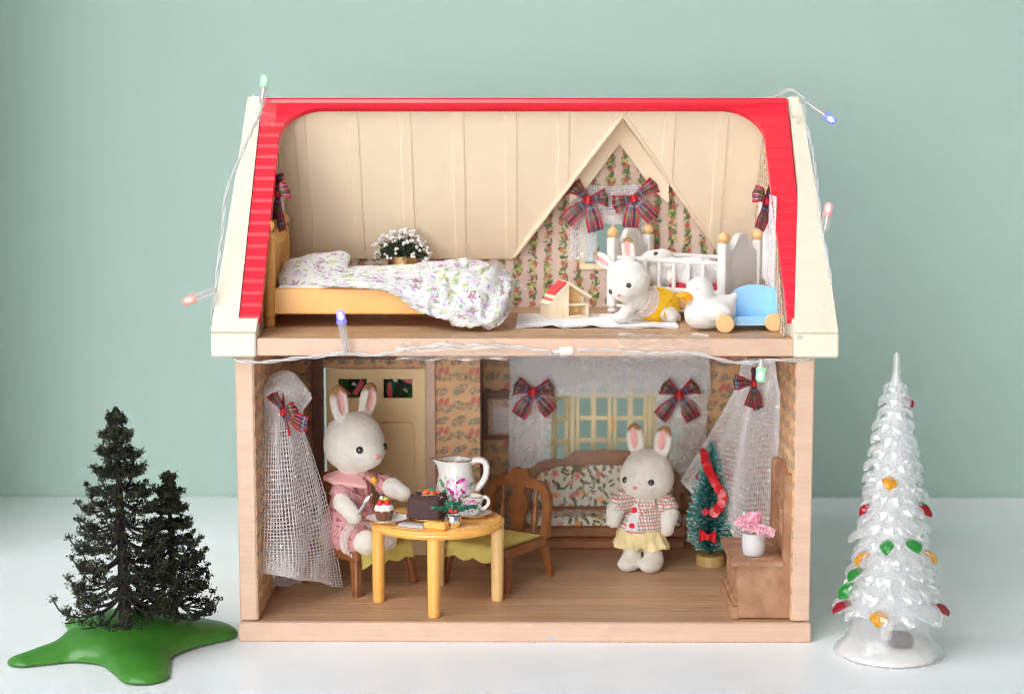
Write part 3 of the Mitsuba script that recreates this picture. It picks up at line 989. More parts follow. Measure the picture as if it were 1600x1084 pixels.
def seat_cloth(key, R, at, label, drop=.0085, left=0):
    """yellow cloth over the seat, hanging down in front with a scalloped hem."""
    def S(u, v):
        x = (u - .5) * .0335
        f = np.clip((v - .72) / .28, 0, 1)
        y = .0150 - np.minimum(v / .72, 1) * .0355 - .0012 * f
        d = drop * (.80 + .20 * np.abs(np.cos(u * np.pi * 3)) + .5 * (u - .5) * left)
        z = .0225 - f ** .8 * d + .00025 * np.sin(u * 14) * (v > .1)
        return np.stack([x * (1 + .04 * f), y, z], -1)
    m, uv = sheet(S, 50, 24, .0005)
    add(key, placed(m, R, at), 'yellow_cloth', True)
    lab(key, label, 'seat cloth', 'yellow seat cloths')


R2, A2 = make_chair('dining_chair', -.0140, .0790, -34, 'empty brown dining chair with an arched spindle back, right of the round table')
seat_cloth('seat_cloth', R2, A2, 'yellow scalloped cloth on the empty chair right of the round table')
R1, A1 = make_chair('dining_chair_001', -.0845, .0715, 47, 'brown dining chair that the rabbit in the pink dress sits on')
seat_cloth('seat_cloth_001', R1, A1, 'yellow cloth under the rabbit in the pink dress')

# round table
k = 'round_table'
TC, TZ = np.array([-.0427, .0375]), .0508
lab(k, 'round ochre yellow toy table on four thick legs, set for tea', 'table')
top = lathe([(.0300, TZ - .0042), (.0322, TZ - .0036), (.0330, TZ - .0022), (.0328, TZ - .0012), (.0316, TZ - .0009), (.0313, TZ - .0003), (.0303, TZ), (.001, TZ)], 72, (*TC, 0))
add(k + '__top', top, 'ochre', 25)
add(k + '__apron', lathe([(.0140, TZ - .0075), (.0165, TZ - .0068), (.0185, TZ - .0043), (.010, TZ - .0043)], 48, (*TC, 0)), 'ochre')
for i in range(4):
    a = math.radians(-91 + 90 * i + (3 if i else 0))
    x, y = TC + .0293 * np.array([math.cos(a), math.sin(a)])
    add(k + '__leg', lathe([(.0026, ZF), (.0029, ZF + .0006), (.0031, .03), (.0033, TZ - .0037)], 24, (x, y, 0)), 'ochre' if i in (0, 3) else 'ochre_pale')
carve = []
for i in range(30):
    a = i * 2 * math.pi / 30
    r = .0262 + .0014 * math.sin(i * 3.1)
    p = np.array([TC[0] + r * math.cos(a), TC[1] + r * math.sin(a), TZ + .00012])
    carve.append(ball(p, (.0011, .0007, .00022), 1))
add(k + '__top__carving', cat(carve), 'ochre_pale', True, kind='stuff')


def plate(key, c, r, label, z=TZ, h=.0020):
    lab(key, label, 'plate' if 'plate' in key else 'saucer')
    add(key + '__dish', lathe([(.0005, z + .0002), (r * .55, z + .0001), (r * .62, z + .0004), (r * .985, z + h), (r, z + h + .0002), (r * .97, z + h + .0003), (r * .62, z + .0011), (.0005, z + .0010)], 48, (*c, 0)), 'china_plain', 40)
    th = np.linspace(0, 2 * np.pi, 49)
    add(key + '__gilt_rim', tube(np.stack([c[0] + r * np.cos(th), c[1] + r * np.sin(th), th * 0 + z + h + .0002], 1), .00028, 6, False), 'gilt', True)


plate('plate', (-.0668, .0285), .0107, 'white gilt edged plate under the small cupcake')
plate('plate_001', (-.0462, .0320), .0105, 'white gilt edged plate under the square chocolate cake')
plate('saucer', (-.0258, .0405), .0098, 'white gilt edged saucer under the teacup')

# cupcake
k = 'cupcake'
c = (-.0684, .0288, TZ + .0012)
lab(k, 'small cupcake with white icing and red berries on a plate by the rabbit', 'cupcake')
add(k + '__case', lathe([(.0033, 0), (.0036, .0004), (.0046, .0042), (.0047, .0048), (.002, .005)], 48, c, .06, 9), 'cake_brown', 50)
add(k + '__icing', lathe([(.0046, .0044), (.0048, .0054), (.0044, .0066), (.0036, .0074), (.0015, .0079)], 32, c, .03, 7), 'cream_white', True)
for dx, dy in ((-.0017, -.0016), (.0017, -.0014), (.0003, .0020)):
    add(k + '__berry', ball((c[0] + dx, c[1] + dy, c[2] + .0083), .0016), 'cherry', True)
add(k + '__lime_slice', ball((c[0] + .0008, c[1] + .0006, c[2] + .0099), (.0017, .0012, .0011)), 'lime', True)
add(k + '__cream_dot', ball((c[0] - .0013, c[1] + .0016, c[2] + .0099), (.0010, .0010, .0014)), 'cream_white', True)

# chocolate cake
k = 'chocolate_cake'
lab(k, 'dark square chocolate cake with orange slices on top', 'cake')
m = rbox(-.0082, .0088, -.0070, .0070, 0, .0105, .0008)
v = np.array(m.vertices)
v[:, :2] *= (1.04 - .10 * (v[:, 2:] / .0105))
add(k + '__sponge', placed(trimesh.Trimesh(v, m.faces, process=False), Rz(-17), (-.0474, .0325, TZ + .0014)), 'chocolate')
add(k + '__top_layer', placed(rbox(-.0072, .0079, -.0061, .0061, .0102, .0116, .0005), Rz(-17), (-.0474, .0325, TZ + .0014)), 'chocolate')
g = np.random.default_rng(3)
for i in range(5):
    a = i * 1.26
    add(k + '__orange_slice', placed(ball((0, 0, 0), (.0023, .0011, .0011)), Rz(math.degrees(a)) @ Ry(20), (-.0459 + .0026 * math.cos(a), .0325 + .0022 * math.sin(a), TZ + .0140)), 'orange', True)
for i in range(3):
    add(k + '__green_sprig', placed(ball((0, 0, 0), (.0018, .0008, .0007)), Rz(i * 60), (-.0452, .0315, TZ + .0153)), 'teal', True)
for i in range(26):
    p = np.array([-.0474, .0325, TZ + .0131]) + np.array([*(Rz(-17)[:2, :2] @ g.uniform((-.0062, -.0056), (.0072, .0056))), 0])
    d = g.normal(0, .0009, 3) * [1, 1, .25]
    add(k + '__shaving', tube([p - d, p, p + d], .00022, 5), 'cream_white', True) if i < 14 else None
for i in range(6):
    p = np.array([-.0407 + g.normal(0, .0007), .0265 + g.normal(0, .0006), TZ + .0128 - .0005 * i])
    add(k + '__shaving', tube([p, p + g.normal(0, .0011, 3)], .00022, 5), 'cream_white', True)


def china_uv(m, cx, cz, s=1.0):
    v = np.asarray(m.vertices)
    front = v[:, 1] < np.mean(v[:, 1])
    uv = np.stack([np.where(front, (v[:, 0] - cx) / s, .05), (v[:, 2] - cz) / s], 1)
    return uv


# jug
k = 'milk_jug'
J = np.array([-.0342, .0520])
lab(k, 'tall white china jug with a purple rose print and curved handle', 'jug')
prof = [(.0068, 0), (.0078, .0004), (.0074, .0012), (.0088, .0045), (.0099, .0095), (.0097, .0135), (.0085, .0185), (.0077, .0225), (.0078, .0255), (.0081, .0262), (.0077, .0264), (.0070, .0225), (.0078, .018), (.0085, .012), (.003, .009)]
m = lathe(prof, 64, (0, 0, 0))
v = np.array(m.vertices)
spout = smooth = np.clip((v[:, 2] - .0185) / .0075, 0, 1) ** 1.5
ang = np.arctan2(v[:, 1], v[:, 0])
pull = np.exp(-((np.abs(ang) - math.pi) / .38) ** 2)
v[:, 0] -= .0040 * spout * pull
v[:, 2] += .0004 * spout * pull
m = trimesh.Trimesh(v + [*J, TZ], m.faces, process=False)
add(k + '__body', m, 'china', True, uv=china_uv(m, J[0] + .0010, TZ + .0132, 1.65))
rim = m.vertices[10 * 64:11 * 64][::-1]
add(k + '__gilt_rim', tube(np.vstack([m.vertices[9 * 64:10 * 64], m.vertices[9 * 64:9 * 64 + 1]]) + [0, 0, .0003], .00028, 6, False), 'gilt', True)
h = spline([(J[0] + .0074, J[1], TZ + .0245), (J[0] + .0105, J[1], TZ + .0262), (J[0] + .0142, J[1], TZ + .0250), (J[0] + .0152, J[1], TZ + .0205), (J[0] + .0130, J[1], TZ + .0145), (J[0] + .0098, J[1], TZ + .0105)], 30)
add(k + '__handle', tube(h, .0016, 12), 'china_plain', True)

# teacup
k = 'teacup'
c = np.array([-.0260, .0400])
lab(k, 'small white teacup with a purple rose print on its saucer', 'teacup')
m = lathe([(.0030, 0), (.0034, .0004), (.0036, .0010), (.0047, .0035), (.0055, .0075), (.0058, .0092), (.0055, .0092), (.0050, .007), (.004, .003), (.001, .002)], 48, (*c, TZ + .0012))
add(k + '__bowl', m, 'china', True, uv=china_uv(m, c[0] - .0005, TZ + .0068, .95))
th = np.linspace(0, 2 * np.pi, 41)
add(k + '__gilt_rim', tube(np.stack([c[0] + .00565 * np.cos(th), c[1] + .00565 * np.sin(th), th * 0 + TZ + .0105], 1), .00026, 6, False), 'gilt', True)
h = spline([(c[0] + .0052, c[1], TZ + .0092), (c[0] + .0074, c[1] - .001, TZ + .0098), (c[0] + .0084, c[1] - .001, TZ + .0080), (c[0] + .0070, c[1] - .001, TZ + .0052), (c[0] + .0046, c[1], TZ + .0042)], 20)
add(k + '__handle', tube(h, .0009, 10), 'china_plain', True)

# cake slice knife with a wooden handle
k = 'cake_knife'
lab(k, 'toy knife with a grey blade and orange handle lying on the table edge', 'knife')
Rk, ck = Rz(-24), np.array([-.0478, .0150, TZ + .0002])
blade = Polygon([(-.0132, -.0024), (.0005, -.0026), (.0005, .0026), (-.0124, .0030), (-.0138, .0014)])
m = extrude(blade, .0012)
add(k + '__blade', placed(m, Rk, ck), 'grey_plastic')
m = extrude(blade.buffer(-.0007), .0002)
m.apply_translation((0, 0, .0012))
add(k + '__blade__groove', placed(m, Rk, ck), 'grey_plastic')
add(k + '__handle', placed(rbox(.0004, .0118, -.0026, .0027, 0, .0034, .0008), Rk, ck), 'handle')

# holly sprig in a silver pot
k = 'holly_pot'
c = np.array([-.0345, .0180])
lab(k, 'round silver pot holding dark holly leaves and red berries on the table', 'ornament')
add(k + '__pot', lathe([(.0026, 0), (.0034, .0003), (.0042, .0022), (.0043, .0038), (.0039, .0056), (.0036, .0061), (.002, .0058)], 40, (*c, TZ)), 'silver', True)


def holly_leaf(Lf, w):
    u = np.linspace(0, 1, 15)
    half = w * np.sin(np.pi * u ** .85) * (1 + .28 * np.cos(u * 8 * np.pi)) + .0001
    top = np.stack([u * Lf, half], 1)
    m, _ = sheet(lambda a, b: np.stack([a * Lf, np.interp(a, u, half) * (b - .5) * 2, .0012 * np.sin(np.pi * a) - .0016 * np.abs(b - .5) ** 1.2 * 2 + .0003 * np.cos(a * 8 * np.pi) * np.abs(b - .5) * 2], -1), 29, 9, .0004)
    return m


for yaw, tilt, Lf, w, dz in ((175, -14, .0108, .0028, .0072), (120, -38, .0085, .0024, .0070), (62, -34, .0082, .0024, .0070), (8, -12, .0122, .0024, .0076), (95, -62, .0062, .0022, .0072)):
    add(k + '__leaf', placed(holly_leaf(Lf, w), Rz(yaw) @ Ry(tilt), (c[0], c[1], TZ + dz)), 'holly_leaf', True)
for dx, dy in ((-.0004, -.0022), (.0016, -.0016), (-.0012, -.0006)):
    add(k + '__berry', ball((c[0] + dx, c[1] + dy, TZ + .0080), .00085), 'cherry', True)

# ------------------------------------------------------------------ sofa in the recess
k = 'sofa'
lab(k, 'brown toy sofa with floral upholstery under the bay window', 'sofa')
sx = .0440
out = spline([(-.0455, .0), (-.0460, .022), (-.0440, .0305), (-.0380, .0365), (-.0270, .0400), (-.0190, .0412), (-.0172, .0432), (-.0110, .0450), (0, .0460)], 44)
out = Polygon(np.vstack([out, (out * [-1, 1])[::-1][1:]])).buffer(0)
inn = spline([(-.0400, .0150), (-.0402, .0230), (-.0370, .0310), (-.0290, .0350), (-.0150, .0368), (0, .0372)], 34)
inn = Polygon(np.vstack([inn, (inn * [-1, 1])[::-1][1:], [[.0395, .0125], [-.0395, .0125]]])).buffer(0)
tilt = lambda m, y: remap(m, (sx, y, .0148), (1, 0, 0), (0, .09, .996), (0, .996, -.09))  # noqa: E731
add(k + '__back_frame', tilt(extrude(out.difference(inn), .0050), .1660), 'brown')
add(k + '__back_panel', tilt(extrude(out.buffer(-.001), .0014), .1698), 'brown')
m = extrude(inn.buffer(-.0006), .0022)
add(k + '__back_cushion', tilt(m, .1672), 'sofa_cloth')
add(k + '__back_frame__ridge', tilt(extrude(inn.buffer(.0012).difference(inn.buffer(.0002)), .0010), .1652), 'brown')
add(k + '__back_rail', rbox(sx - .0395, sx + .0395, .1655, .1680, .0262, .0284, .0004), 'brown')
seat = rrect(sx - .0430, sx + .0430, .1475, .1670, .004)
m = extrude(seat, .0050)
m.apply_translation((0, 0, .0218))
add(k + '__seat_cushion', m, 'sofa_cloth')
add(k + '__seat_base', rbox(sx - .0455, sx + .0455, .1462, .1700, .0150, .0218, .0012), 'brown')
add(k + '__plinth', rbox(sx - .0445, sx + .0445, .1448, .1710, ZF, .0146, .0010), 'brown')
add(k + '__plinth__moulding', rbox(sx - .0450, sx + .0450, .1442, .1712, .0140, .0153, .0005), 'brown')
for s in (-1, 1):
    m = yz(Polygon([(.1480, .0218), (.1485, .0270), (.1520, .0305), (.1600, .0330), (.1680, .0360), (.1680, .0218)]), *sorted((sx + s * .0432, sx + s * .0460)))
    add(k + '__armrest', m, 'brown')

# calendar in a frame on the recess wall
k = 'wall_calendar'
lab(k, 'small framed calendar with a dark scalloped wooden frame on the papered wall', 'calendar')
fr = Polygon(np.vstack([[(-.0235, .0635), (-.0235, .0895)], spline([(-.0235, .0895), (-.0195, .0915), (-.0150, .0912), (-.0115, .0925), (-.0080, .0912), (-.0035, .0915), (.0005, .0895)], 30), [(.0005, .0635)]]))
add(k + '__frame', xz(fr.difference(sbox(-.0208, .0662, -.0022, .0868)), .1815, .1848), 'frame_dark')
m = trimesh.Trimesh([[-.0212, .1832, .0658], [-.0018, .1832, .0658], [-.0018, .1832, .0872], [-.0212, .1832, .0872]], [[0, 1, 2], [0, 2, 3]], process=False)
add(k + '__page', m, 'calendar', False, uv=np.array([[0, 0], [1, 0], [1, 1], [0, 1]]))

# ------------------------------------------------------------------ bottle brush tree
k = 'bottle_brush_tree'
c, z0, z1 = np.array([.0990, .1100]), .0165, .0748
lab(k, 'teal bottle brush Christmas tree with frosted tips and a red sequin garland', 'Christmas tree')
add(k + '__stem', tube([(*c, ZF + .003), (*c, z1)], .0009, 8), 'leaf_dark', True)
add(k + '__foot', lathe([(.0070, ZF), (.0075, ZF + .0006), (.0075, ZF + .0052), (.0070, ZF + .0058), (.001, ZF + .0058)], 40, (*c, 0)), 'wood_gold', 30)
g = np.random.default_rng(11)
N = 5200
t = g.uniform(0, 1, N) ** 1.35
ph = g.uniform(0, 2 * np.pi, N)
rad = np.interp(t, [0, .06, .2, .45, .75, .93, 1], [.0085, .0125, .0132, .0105, .0058, .0025, .0010]) * g.uniform(.72, 1.07, N)
zz = z0 + (z1 - z0) * t
root = np.stack([c[0] + .0006 * np.cos(ph), c[1] + .0006 * np.sin(ph), zz], 1)
tip = np.stack([c[0] + rad * np.cos(ph), c[1] + rad * np.sin(ph), zz + rad * g.uniform(.05, .42, N) + .001], 1)
mid = .68 * tip + .32 * root
d = np.cross(tip - root, g.normal(size=(N, 3)))
d /= np.linalg.norm(d, axis=1, keepdims=True)
w = .00017
V = np.stack([root - d * w, root + d * w, mid - d * w, mid + d * w, tip - d * w * 1.5, tip + d * w * 1.5], 1).reshape(-1, 3)
F = (np.array([[0, 1, 3], [0, 3, 2], [2, 3, 5], [2, 5, 4]])[None] + 6 * np.arange(N)[:, None, None]).reshape(-1, 3)
col = np.array([(.008, .10, .10), (.008, .10, .10), (.015, .21, .20), (.015, .21, .20), (.55, .66, .62), (.55, .66, .62)])
C = np.tile(col, (N, 1)).reshape(N, 6, 3)
plain = g.uniform(size=N) < .45
C[plain, 4:] = (.03, .27, .26)
add(k + '__bristles', trimesh.Trimesh(V, F, process=False), 'vertex_matte', False, color=C.reshape(-1, 3), kind='stuff')


def disc(p, n, r, th=.0003, dish=.25):
    n = np.asarray(n, float) / np.linalg.norm(n)
    m = lathe([(.0003, -.5 * th + dish * r * .4), (r * .5, -.5 * th + dish * r * .25), (r, -.5 * th), (r, .5 * th), (r * .5, .5 * th + dish * r * .25), (.0003, .5 * th + dish * r * .4)], 18)
    a = np.cross([0, 0, 1.], n)
    a = a / np.linalg.norm(a) if np.linalg.norm(a) > 1e-6 else np.array([1., 0, 0])
    return placed(m, np.stack([a, np.cross(n, a), n], 1), p)


gar = spline([(0.0954, 0.1080, 0.0685), (0.0961, 0.1050, 0.0636), (0.0985, 0.1010, 0.0585), (0.1013, 0.0985, 0.0532), (0.1036, 0.0975, 0.0490), (0.1023, 0.0965, 0.0441), (0.0993, 0.0960, 0.0408)], 13)
for i, p in enumerate(gar):
    r = .0026 if 0 < i < 12 else .0031
    add(k + '__sequin', disc(p, (g.normal(0, .25), -1, g.normal(.25, .25)), r if i % 2 else r * .9), 'red_satin', 40)
for px_ in ((0.0944, 0.1120, 0.0701), (0.0928, 0.1180, 0.0551), (0.1064, 0.1160, 0.0642), (0.1096, 0.1160, 0.0555), (0.1120, 0.1150, 0.0453), (0.0948, 0.0980, 0.0404)):
    add(k + '__sequin', disc(px_, (g.normal(0, .5), -.8, .3), .0019), 'red_cloth', 40)
m, uv = sheet(lambda u, v: np.array((0.0961, 0.0965, 0.0277)) + np.stack([(u - .5) * .0085, -.0012 * np.cos((u - .5) * 9), (v - .5) * (.0028 + .0040 * np.abs(u - .5) * 2) - .0012 * (u - .5)], -1), 17, 7, .0005)
add(k + '__red_bow', m, 'red_satin', True)

# ------------------------------------------------------------------ bench with a vase
k = 'settle_bench'
lab(k, 'brown high backed toy bench with worn sides against the right wall', 'bench')
bx0, bx1, by0, by1, bz = .1012, .1235, .0048, .0530, .0372
add(k + '__seat_box', rbox(bx0, bx1 + .0050, by0, by1, ZF + .0004, bz - .0012, .0006), 'bench_brown')
topm = Polygon([(bx0 - .0026, by0 - .0012), (bx1 - .0012, by0 - .0012), (bx1 - .0012, by1 + .001), (bx0 - .0026, by1 + .001)]).buffer(.0004)
m = extrude(topm, .0022)
m.apply_translation((0, 0, bz - .0020))
add(k + '__seat', m, 'bench_brown')
add(k + '__plinth', rbox(bx0 - .0030, bx0 + .001, by0 - .0002, by1, ZF, ZF + .0062, .0005), 'bench_brown')
add(k + '__plinth__moulding', rbox(bx0 - .0018, bx0 + .001, by0 - .0001, by1 - .0003, ZF + .0063, ZF + .0088, .0008), 'bench_brown')
for y, zt, in ((by0 + .0002, .0775), (by1 - .0066, .0775)):
    post = Polygon([(bx1 - .0008, bz - .003), (bx1 + .0050, bz - .003), (bx1 + .0050, bz + .004), (bx1 + .0043, bz + .006), (bx1 + .0043, zt), (bx1 + .0030, zt + .0012), (bx1 + .0008, zt + .0012), (bx1 - .0008, zt)])
    add(k + '__post', xz(post, y, y + .0062), 'bench_brown')
rail = Polygon([(by0 + .0066, .0700), (by0 + .0066, .0755), (by0 + .0130, .0780), (.0240, .0812), (.0300, .0818), (.0360, .0812), (by1 - .0130, .0780), (by1 - .0068, .0755), (by1 - .0068, .0700), (.0300, .0715)])
add(k + '__top_rail', yz(rail, bx1 + .0002, bx1 + .0036), 'bench_brown')
add(k + '__back_rail', rbox(bx1 + .0004, bx1 + .0034, by0 + .0066, by1 - .0068, .0585, .0630, .0006), 'bench_brown')
for i in range(3):
    y = .0190 + .0100 * i
    add(k + '__slat', rbox(bx1 + .0010, bx1 + .0030, y - .0016, y + .0016, .0631, .0712, .0004), 'bench_brown')
add(k + '__back_panel', rbox(bx1 + .0010, bx1 + .0032, by0 + .0066, by1 - .0068, bz, .0420, .0004), 'bench_brown')

k = 'flower_vase'
c = np.array([.1100, .0165])
lab(k, 'milky little vase of pink flowers standing on the brown bench', 'vase')
scene['milky'] = {'type': 'blendbsdf', 'weight': .55, 'a': {'type': 'thindielectric', 'int_ior': 1.3}, 'b': {'type': 'twosided', 'nested': {'type': 'principled', 'base_color': rgb(.74, .74, .77), 'roughness': .3}}}
add(k + '__jar', lathe([(.0040, bz + .0003), (.0048, bz + .0008), (.0056, bz + .0040), (.0057, bz + .0080), (.0053, bz + .0110), (.0050, bz + .0113), (.0053, bz + .0080), (.0051, bz + .0040), (.0040, bz + .0016), (.001, bz + .0014)], 40, (*c, 0)), 'milky', 40)
add(k + '__stem', tube([(c[0], c[1], bz + .002), (c[0] + .0012, c[1] - .0006, bz + .0075), (c[0], c[1], bz + .0125)], .0007, 6), 'lime', True)


def petal(L_, w_, cup):
    m, _ = sheet(lambda a, b: np.stack([a * L_, w_ * np.sin(np.pi * (.12 + .80 * a)) * (b - .5) * 2, cup * (np.abs(b - .5) * 2) ** 2 * L_ + .22 * L_ * np.sin(a * 2.6) + .0003 * np.cos(b * 16) * a], -1), 10, 9, .00025)
    return m


for i in range(52):
    a = i * 137.5
    el = -22 + 98 * ((i * .618) % 1)
    p = petal(.0062 + g.uniform(-.0007, .0009), .0030, .22)
    o = np.array([math.cos(math.radians(a)), math.sin(math.radians(a)), 0]) * .0032 * math.cos(math.radians(el))
    add(k + '__petal', placed(p, Rz(a) @ Ry(-el + g.normal(0, 10)) @ Rx(g.normal(0, 25)), (c[0] + o[0], c[1] + o[1], bz + .0125 + .0018 * math.sin(math.radians(el)))), 'petal_pink', True)

# ------------------------------------------------------------------ flocked toy rabbits
WHITE, TIP, PINK = np.array([.73, .70, .65]), np.array([.36, .20, .10]), np.array([.80, .42, .42])


class Head:
    """a flocked toy rabbit's head, built about the origin with unit radius, facing -y."""

    def __init__(self, c, s, yaw=0, roll=0, pitch=0, ears=(10, 10), ear_tip=.45):
        self.c, self.s, self.tip = np.asarray(c, float), s, ear_tip
        self.R = Ry(roll) @ Rz(yaw) @ Rx(pitch)
        self.ears = []
        for sx, tilt in zip((-1, 1), ears):
            Re = Ry(sx * tilt) @ Rx(-6)
            self.ears.append((sx, np.array([sx * .50, .12, .75]), Re))

    def local(self, P):
        return (P - self.c) @ self.R / self.s

    def world(self, q):
        return np.asarray(q) @ self.R.T * self.s + self.c

    def sd(self, P):
        q = self.local(P)
        d = ell(q, (0, .04, .06), (.98, .95, .93))
        d = smin(d, ell(q, (0, -.06, -.24), (1.03, .90, .70)), .25)
        d = smin(d, ell(q, (0, -.72, -.30), (.44, .40, .36)), .32)
        for sx, b, Re in self.ears:
            e = (q - b) @ Re
            ear = smin(ell(e, (0, 0, .52), (.36, .18, .62)), ell(e, (0, 0, .74), (.30, .16, .44)), .10)
            ear = smax(ear, -ell(e, (0, -.22, .62), (.20, .17, .48)), .06)
            d = smin(d, ear, .10)
        return d * self.s

    def colour(self, P):
        q = self.local(P)
        col = np.tile(WHITE, (len(q), 1))
        nz = meshkit.fbm(q * 5, 3)[:, None]
        fine = meshkit.noise((P * 1500), 3)[:, None]
        col *= .90 + .12 * nz + .08 * fine
        for sx, b, Re in self.ears:
            e = (q - b) @ Re
            on = (q[:, 2] > .82) & (np.abs(e[:, 0]) < .6) & (np.sign(q[:, 0]) == sx)
            edge_ = np.maximum(np.abs(e[:, 0]) / .36, np.clip(e[:, 2] - .62, 0, 1) / .60)
            w = np.clip((e[:, 2] - (1.26 - self.tip * 1.25) + .35 * (nz[:, 0] - .5)) / .16, 0, 1) * np.clip((edge_ - .30) / .25, 0, 1)
            w = np.where(e[:, 1] > .05, np.clip((e[:, 2] - (1.26 - self.tip * 1.25)) / .16, 0, 1), w) * on
            col = col * (1 - w[:, None]) + TIP * (.75 + .6 * nz) * w[:, None]
            pk = np.clip(1 - ((e[:, 0] / .155) ** 2 + ((e[:, 2] - .62) / .43) ** 2) ** 2, 0, 1) * (e[:, 1] < .02) * on
            pk = np.clip(pk * 2.2, 0, 1)
            col = col * (1 - pk[:, None]) + PINK * pk[:, None]
        return col

    def surface(self, d):
        """point of the head's surface from the head's centre along local direction d."""
        d = np.asarray(d, float) / np.linalg.norm(d)
        ts = np.linspace(.5, 1.6, 500)
        P = self.world(ts[:, None] * d)
        k = np.argmax(self.sd(P) > 0)
        return self.world(ts[k] * d)

    def features(self, key, eye=33, eye_r=.118, eye_z=-.06):
        for sx in (-1, 1):
            a = math.radians(eye) * sx
            p = self.surface((math.sin(a), -math.cos(a), eye_z))
            inward = self.c - p
            add(key + '__eye', ball(p + inward / np.linalg.norm(inward) * self.s * .02, eye_r * self.s, 3), 'black_gloss', True)
        p = self.surface((0, -1, -.26))
        add(key + '__nose', placed(ball((0, 0, 0), (.105 * self.s, .06 * self.s, .075 * self.s)), self.R, p), 'pink_nose', True)


def flock_mesh(key, fn, lo, hi, h, head):
    m = nets(fn, lo, hi, h)
    v = np.asarray(m.vertices)
    nrm = np.asarray(m.vertex_normals)
    amp = (meshkit.noise(v * 1900, 5) - .5) * .00042 + (meshkit.noise(v * 700, 9) - .5) * .00022
    m = trimesh.Trimesh(v + nrm * amp[:, None], m.faces, process=False)
    add(key + '__body', m, 'flock', True, color=head.colour(v))


# -------- the seated rabbit in the pink dress
k = 'toy_rabbit'
lab(k, 'seated white toy rabbit in a pink flowered dress at the round table', 'toy rabbit')
H = Head((-0.0857, 0.0640, 0.0838), .0153, yaw=48, roll=2, pitch=2, ears=(9, 19), ear_tip=.40)
hc = H.c
F3 = np.array([math.sin(math.radians(45)), -math.cos(math.radians(45)), 0])
S3 = np.array([math.cos(math.radians(45)), math.sin(math.radians(45)), 0])      # its own left, away from the viewer
base = np.array([hc[0] - .0030, hc[1] + .0030, .0370])
arm_r = [np.array((-0.0906, 0.0560, 0.0618)), np.array((-0.0904, 0.0500, 0.0556)), np.array((-0.0845, 0.0440, 0.0501))]
arm_l = [np.array((-0.0710, 0.0640, 0.0622)), np.array((-0.0664, 0.0580, 0.0614)), np.array((-0.0607, 0.0540, 0.0594))]
leg_a, leg_b = base + F3 * .009 - S3 * .0055 - [0, 0, .001], base + F3 * .0195 - S3 * .0065 - [0, 0, .0022]
leg_c, leg_d = base + F3 * .009 + S3 * .0060 - [0, 0, .001], base + F3 * .0195 + S3 * .0070 - [0, 0, .0022]


def torso1(P):
    d = cap(P, base, (hc[0] - .001, hc[1] + .001, hc[2] - .014), .0112, .0072)
    return smin(d, ell(P, base + [0, 0, .002], (.0125, .0120, .0105)), .006)


def body1(P):
    d = smin(H.sd(P), torso1(P), .002)
    for a in (arm_r, arm_l):
        arm = smin(cap(P, a[0], a[1], .0036, .0043), cap(P, a[1], a[2], .0043, .0040), .003)
        d = smin(d, arm, .0016)
    for a, b in ((leg_a, leg_b), (leg_c, leg_d)):
        d = smin(d, cap(P, a, b, .0055, .0047), .002)
        d = smin(d, ell(P, b + F3 * .001 + [0, 0, .0012], (.0052, .0052, .0062)), .002)
    return d


flock_mesh(k, body1, (-.112, .032, .020), (-.055, .098, .122), .00062, H)
H.features(k, 33, .122)
fold = lambda P, f, a: a * np.sin(f * np.arctan2(P[:, 1] - base[1], P[:, 0] - base[0]) + 300 * P[:, 2])  # noqa: E731


def dress1(P):
    d = torso1(P) - .0011 - fold(P, 17, .00035)
    d = smax(d, P[:, 2] - (hc[2] - .0150), .0008)
    skirt = smin(cap(P, base - F3 * .001 - S3 * .0055, base + F3 * .0105 - S3 * .0070 - [0, 0, .0010], .0090, .0082), cap(P, base - F3 * .001 + S3 * .0055, base + F3 * .0105 + S3 * .0070 - [0, 0, .0010], .0090, .0082), .004) - fold(P, 23, .0005)
    q = (P - base) @ F3
    skirt = smax(skirt, q - .0160, .0006)
    d = smin(d, skirt, .003)
    for a in (arm_r, arm_l):
        d = smin(d, ell(P, a[0] + .25 * (a[1] - a[0]), (.0058, .0058, .0052)) - .0005 * np.sin(P[:, 0] * 4200 + P[:, 2] * 2500), .0014)
    return d


m = nets(dress1, (-.112, .030, .018), (-.052, .100, .075), .0006)
add(k + '__dress', m, 'dress', True)
cuffs = []
q0 = base + F3 * .0180


def hem_ring(c, r, n, th0=0, th1=2 * np.pi):
    th = np.linspace(th0, th1, n)
    return np.stack([c + S3 * (r * math.cos(t)) + np.array([0, 0, 1]) * (r * math.sin(t)) for t in th])


for s in (-1, 1):
    c = base + F3 * .0125 + S3 * .0068 * s - [0, 0, .0010]
    def lace_s(u, v, c=c):
        th = u * 2 * np.pi
        r = .0087 + .0006 * np.sin(th * 19) * v + .0004 * v
        off = (v - .3) * .0055 + .0006 * np.abs(np.sin(th * 11)) * v
        return c + (F3 * off[..., None]) + S3 * (r * np.cos(th))[..., None] + np.array([0, 0, 1]) * (r * np.sin(th))[..., None]
    for j in range(5):
        pts = lace_s(np.linspace(0, 1, 150), np.full(150, j / 4))
        cuffs.append(tube(pts, .00026, 5, False))
    for j in range(46):
        u0 = j / 46
        pts = lace_s(np.array([u0, u0 + .012, u0 + .022]), np.array([0, .5, 1.0]))
        cuffs.append(tube(pts, .0003, 5, False))
add(k + '__dress__lace_hem', cat(cuffs), 'lace', True)


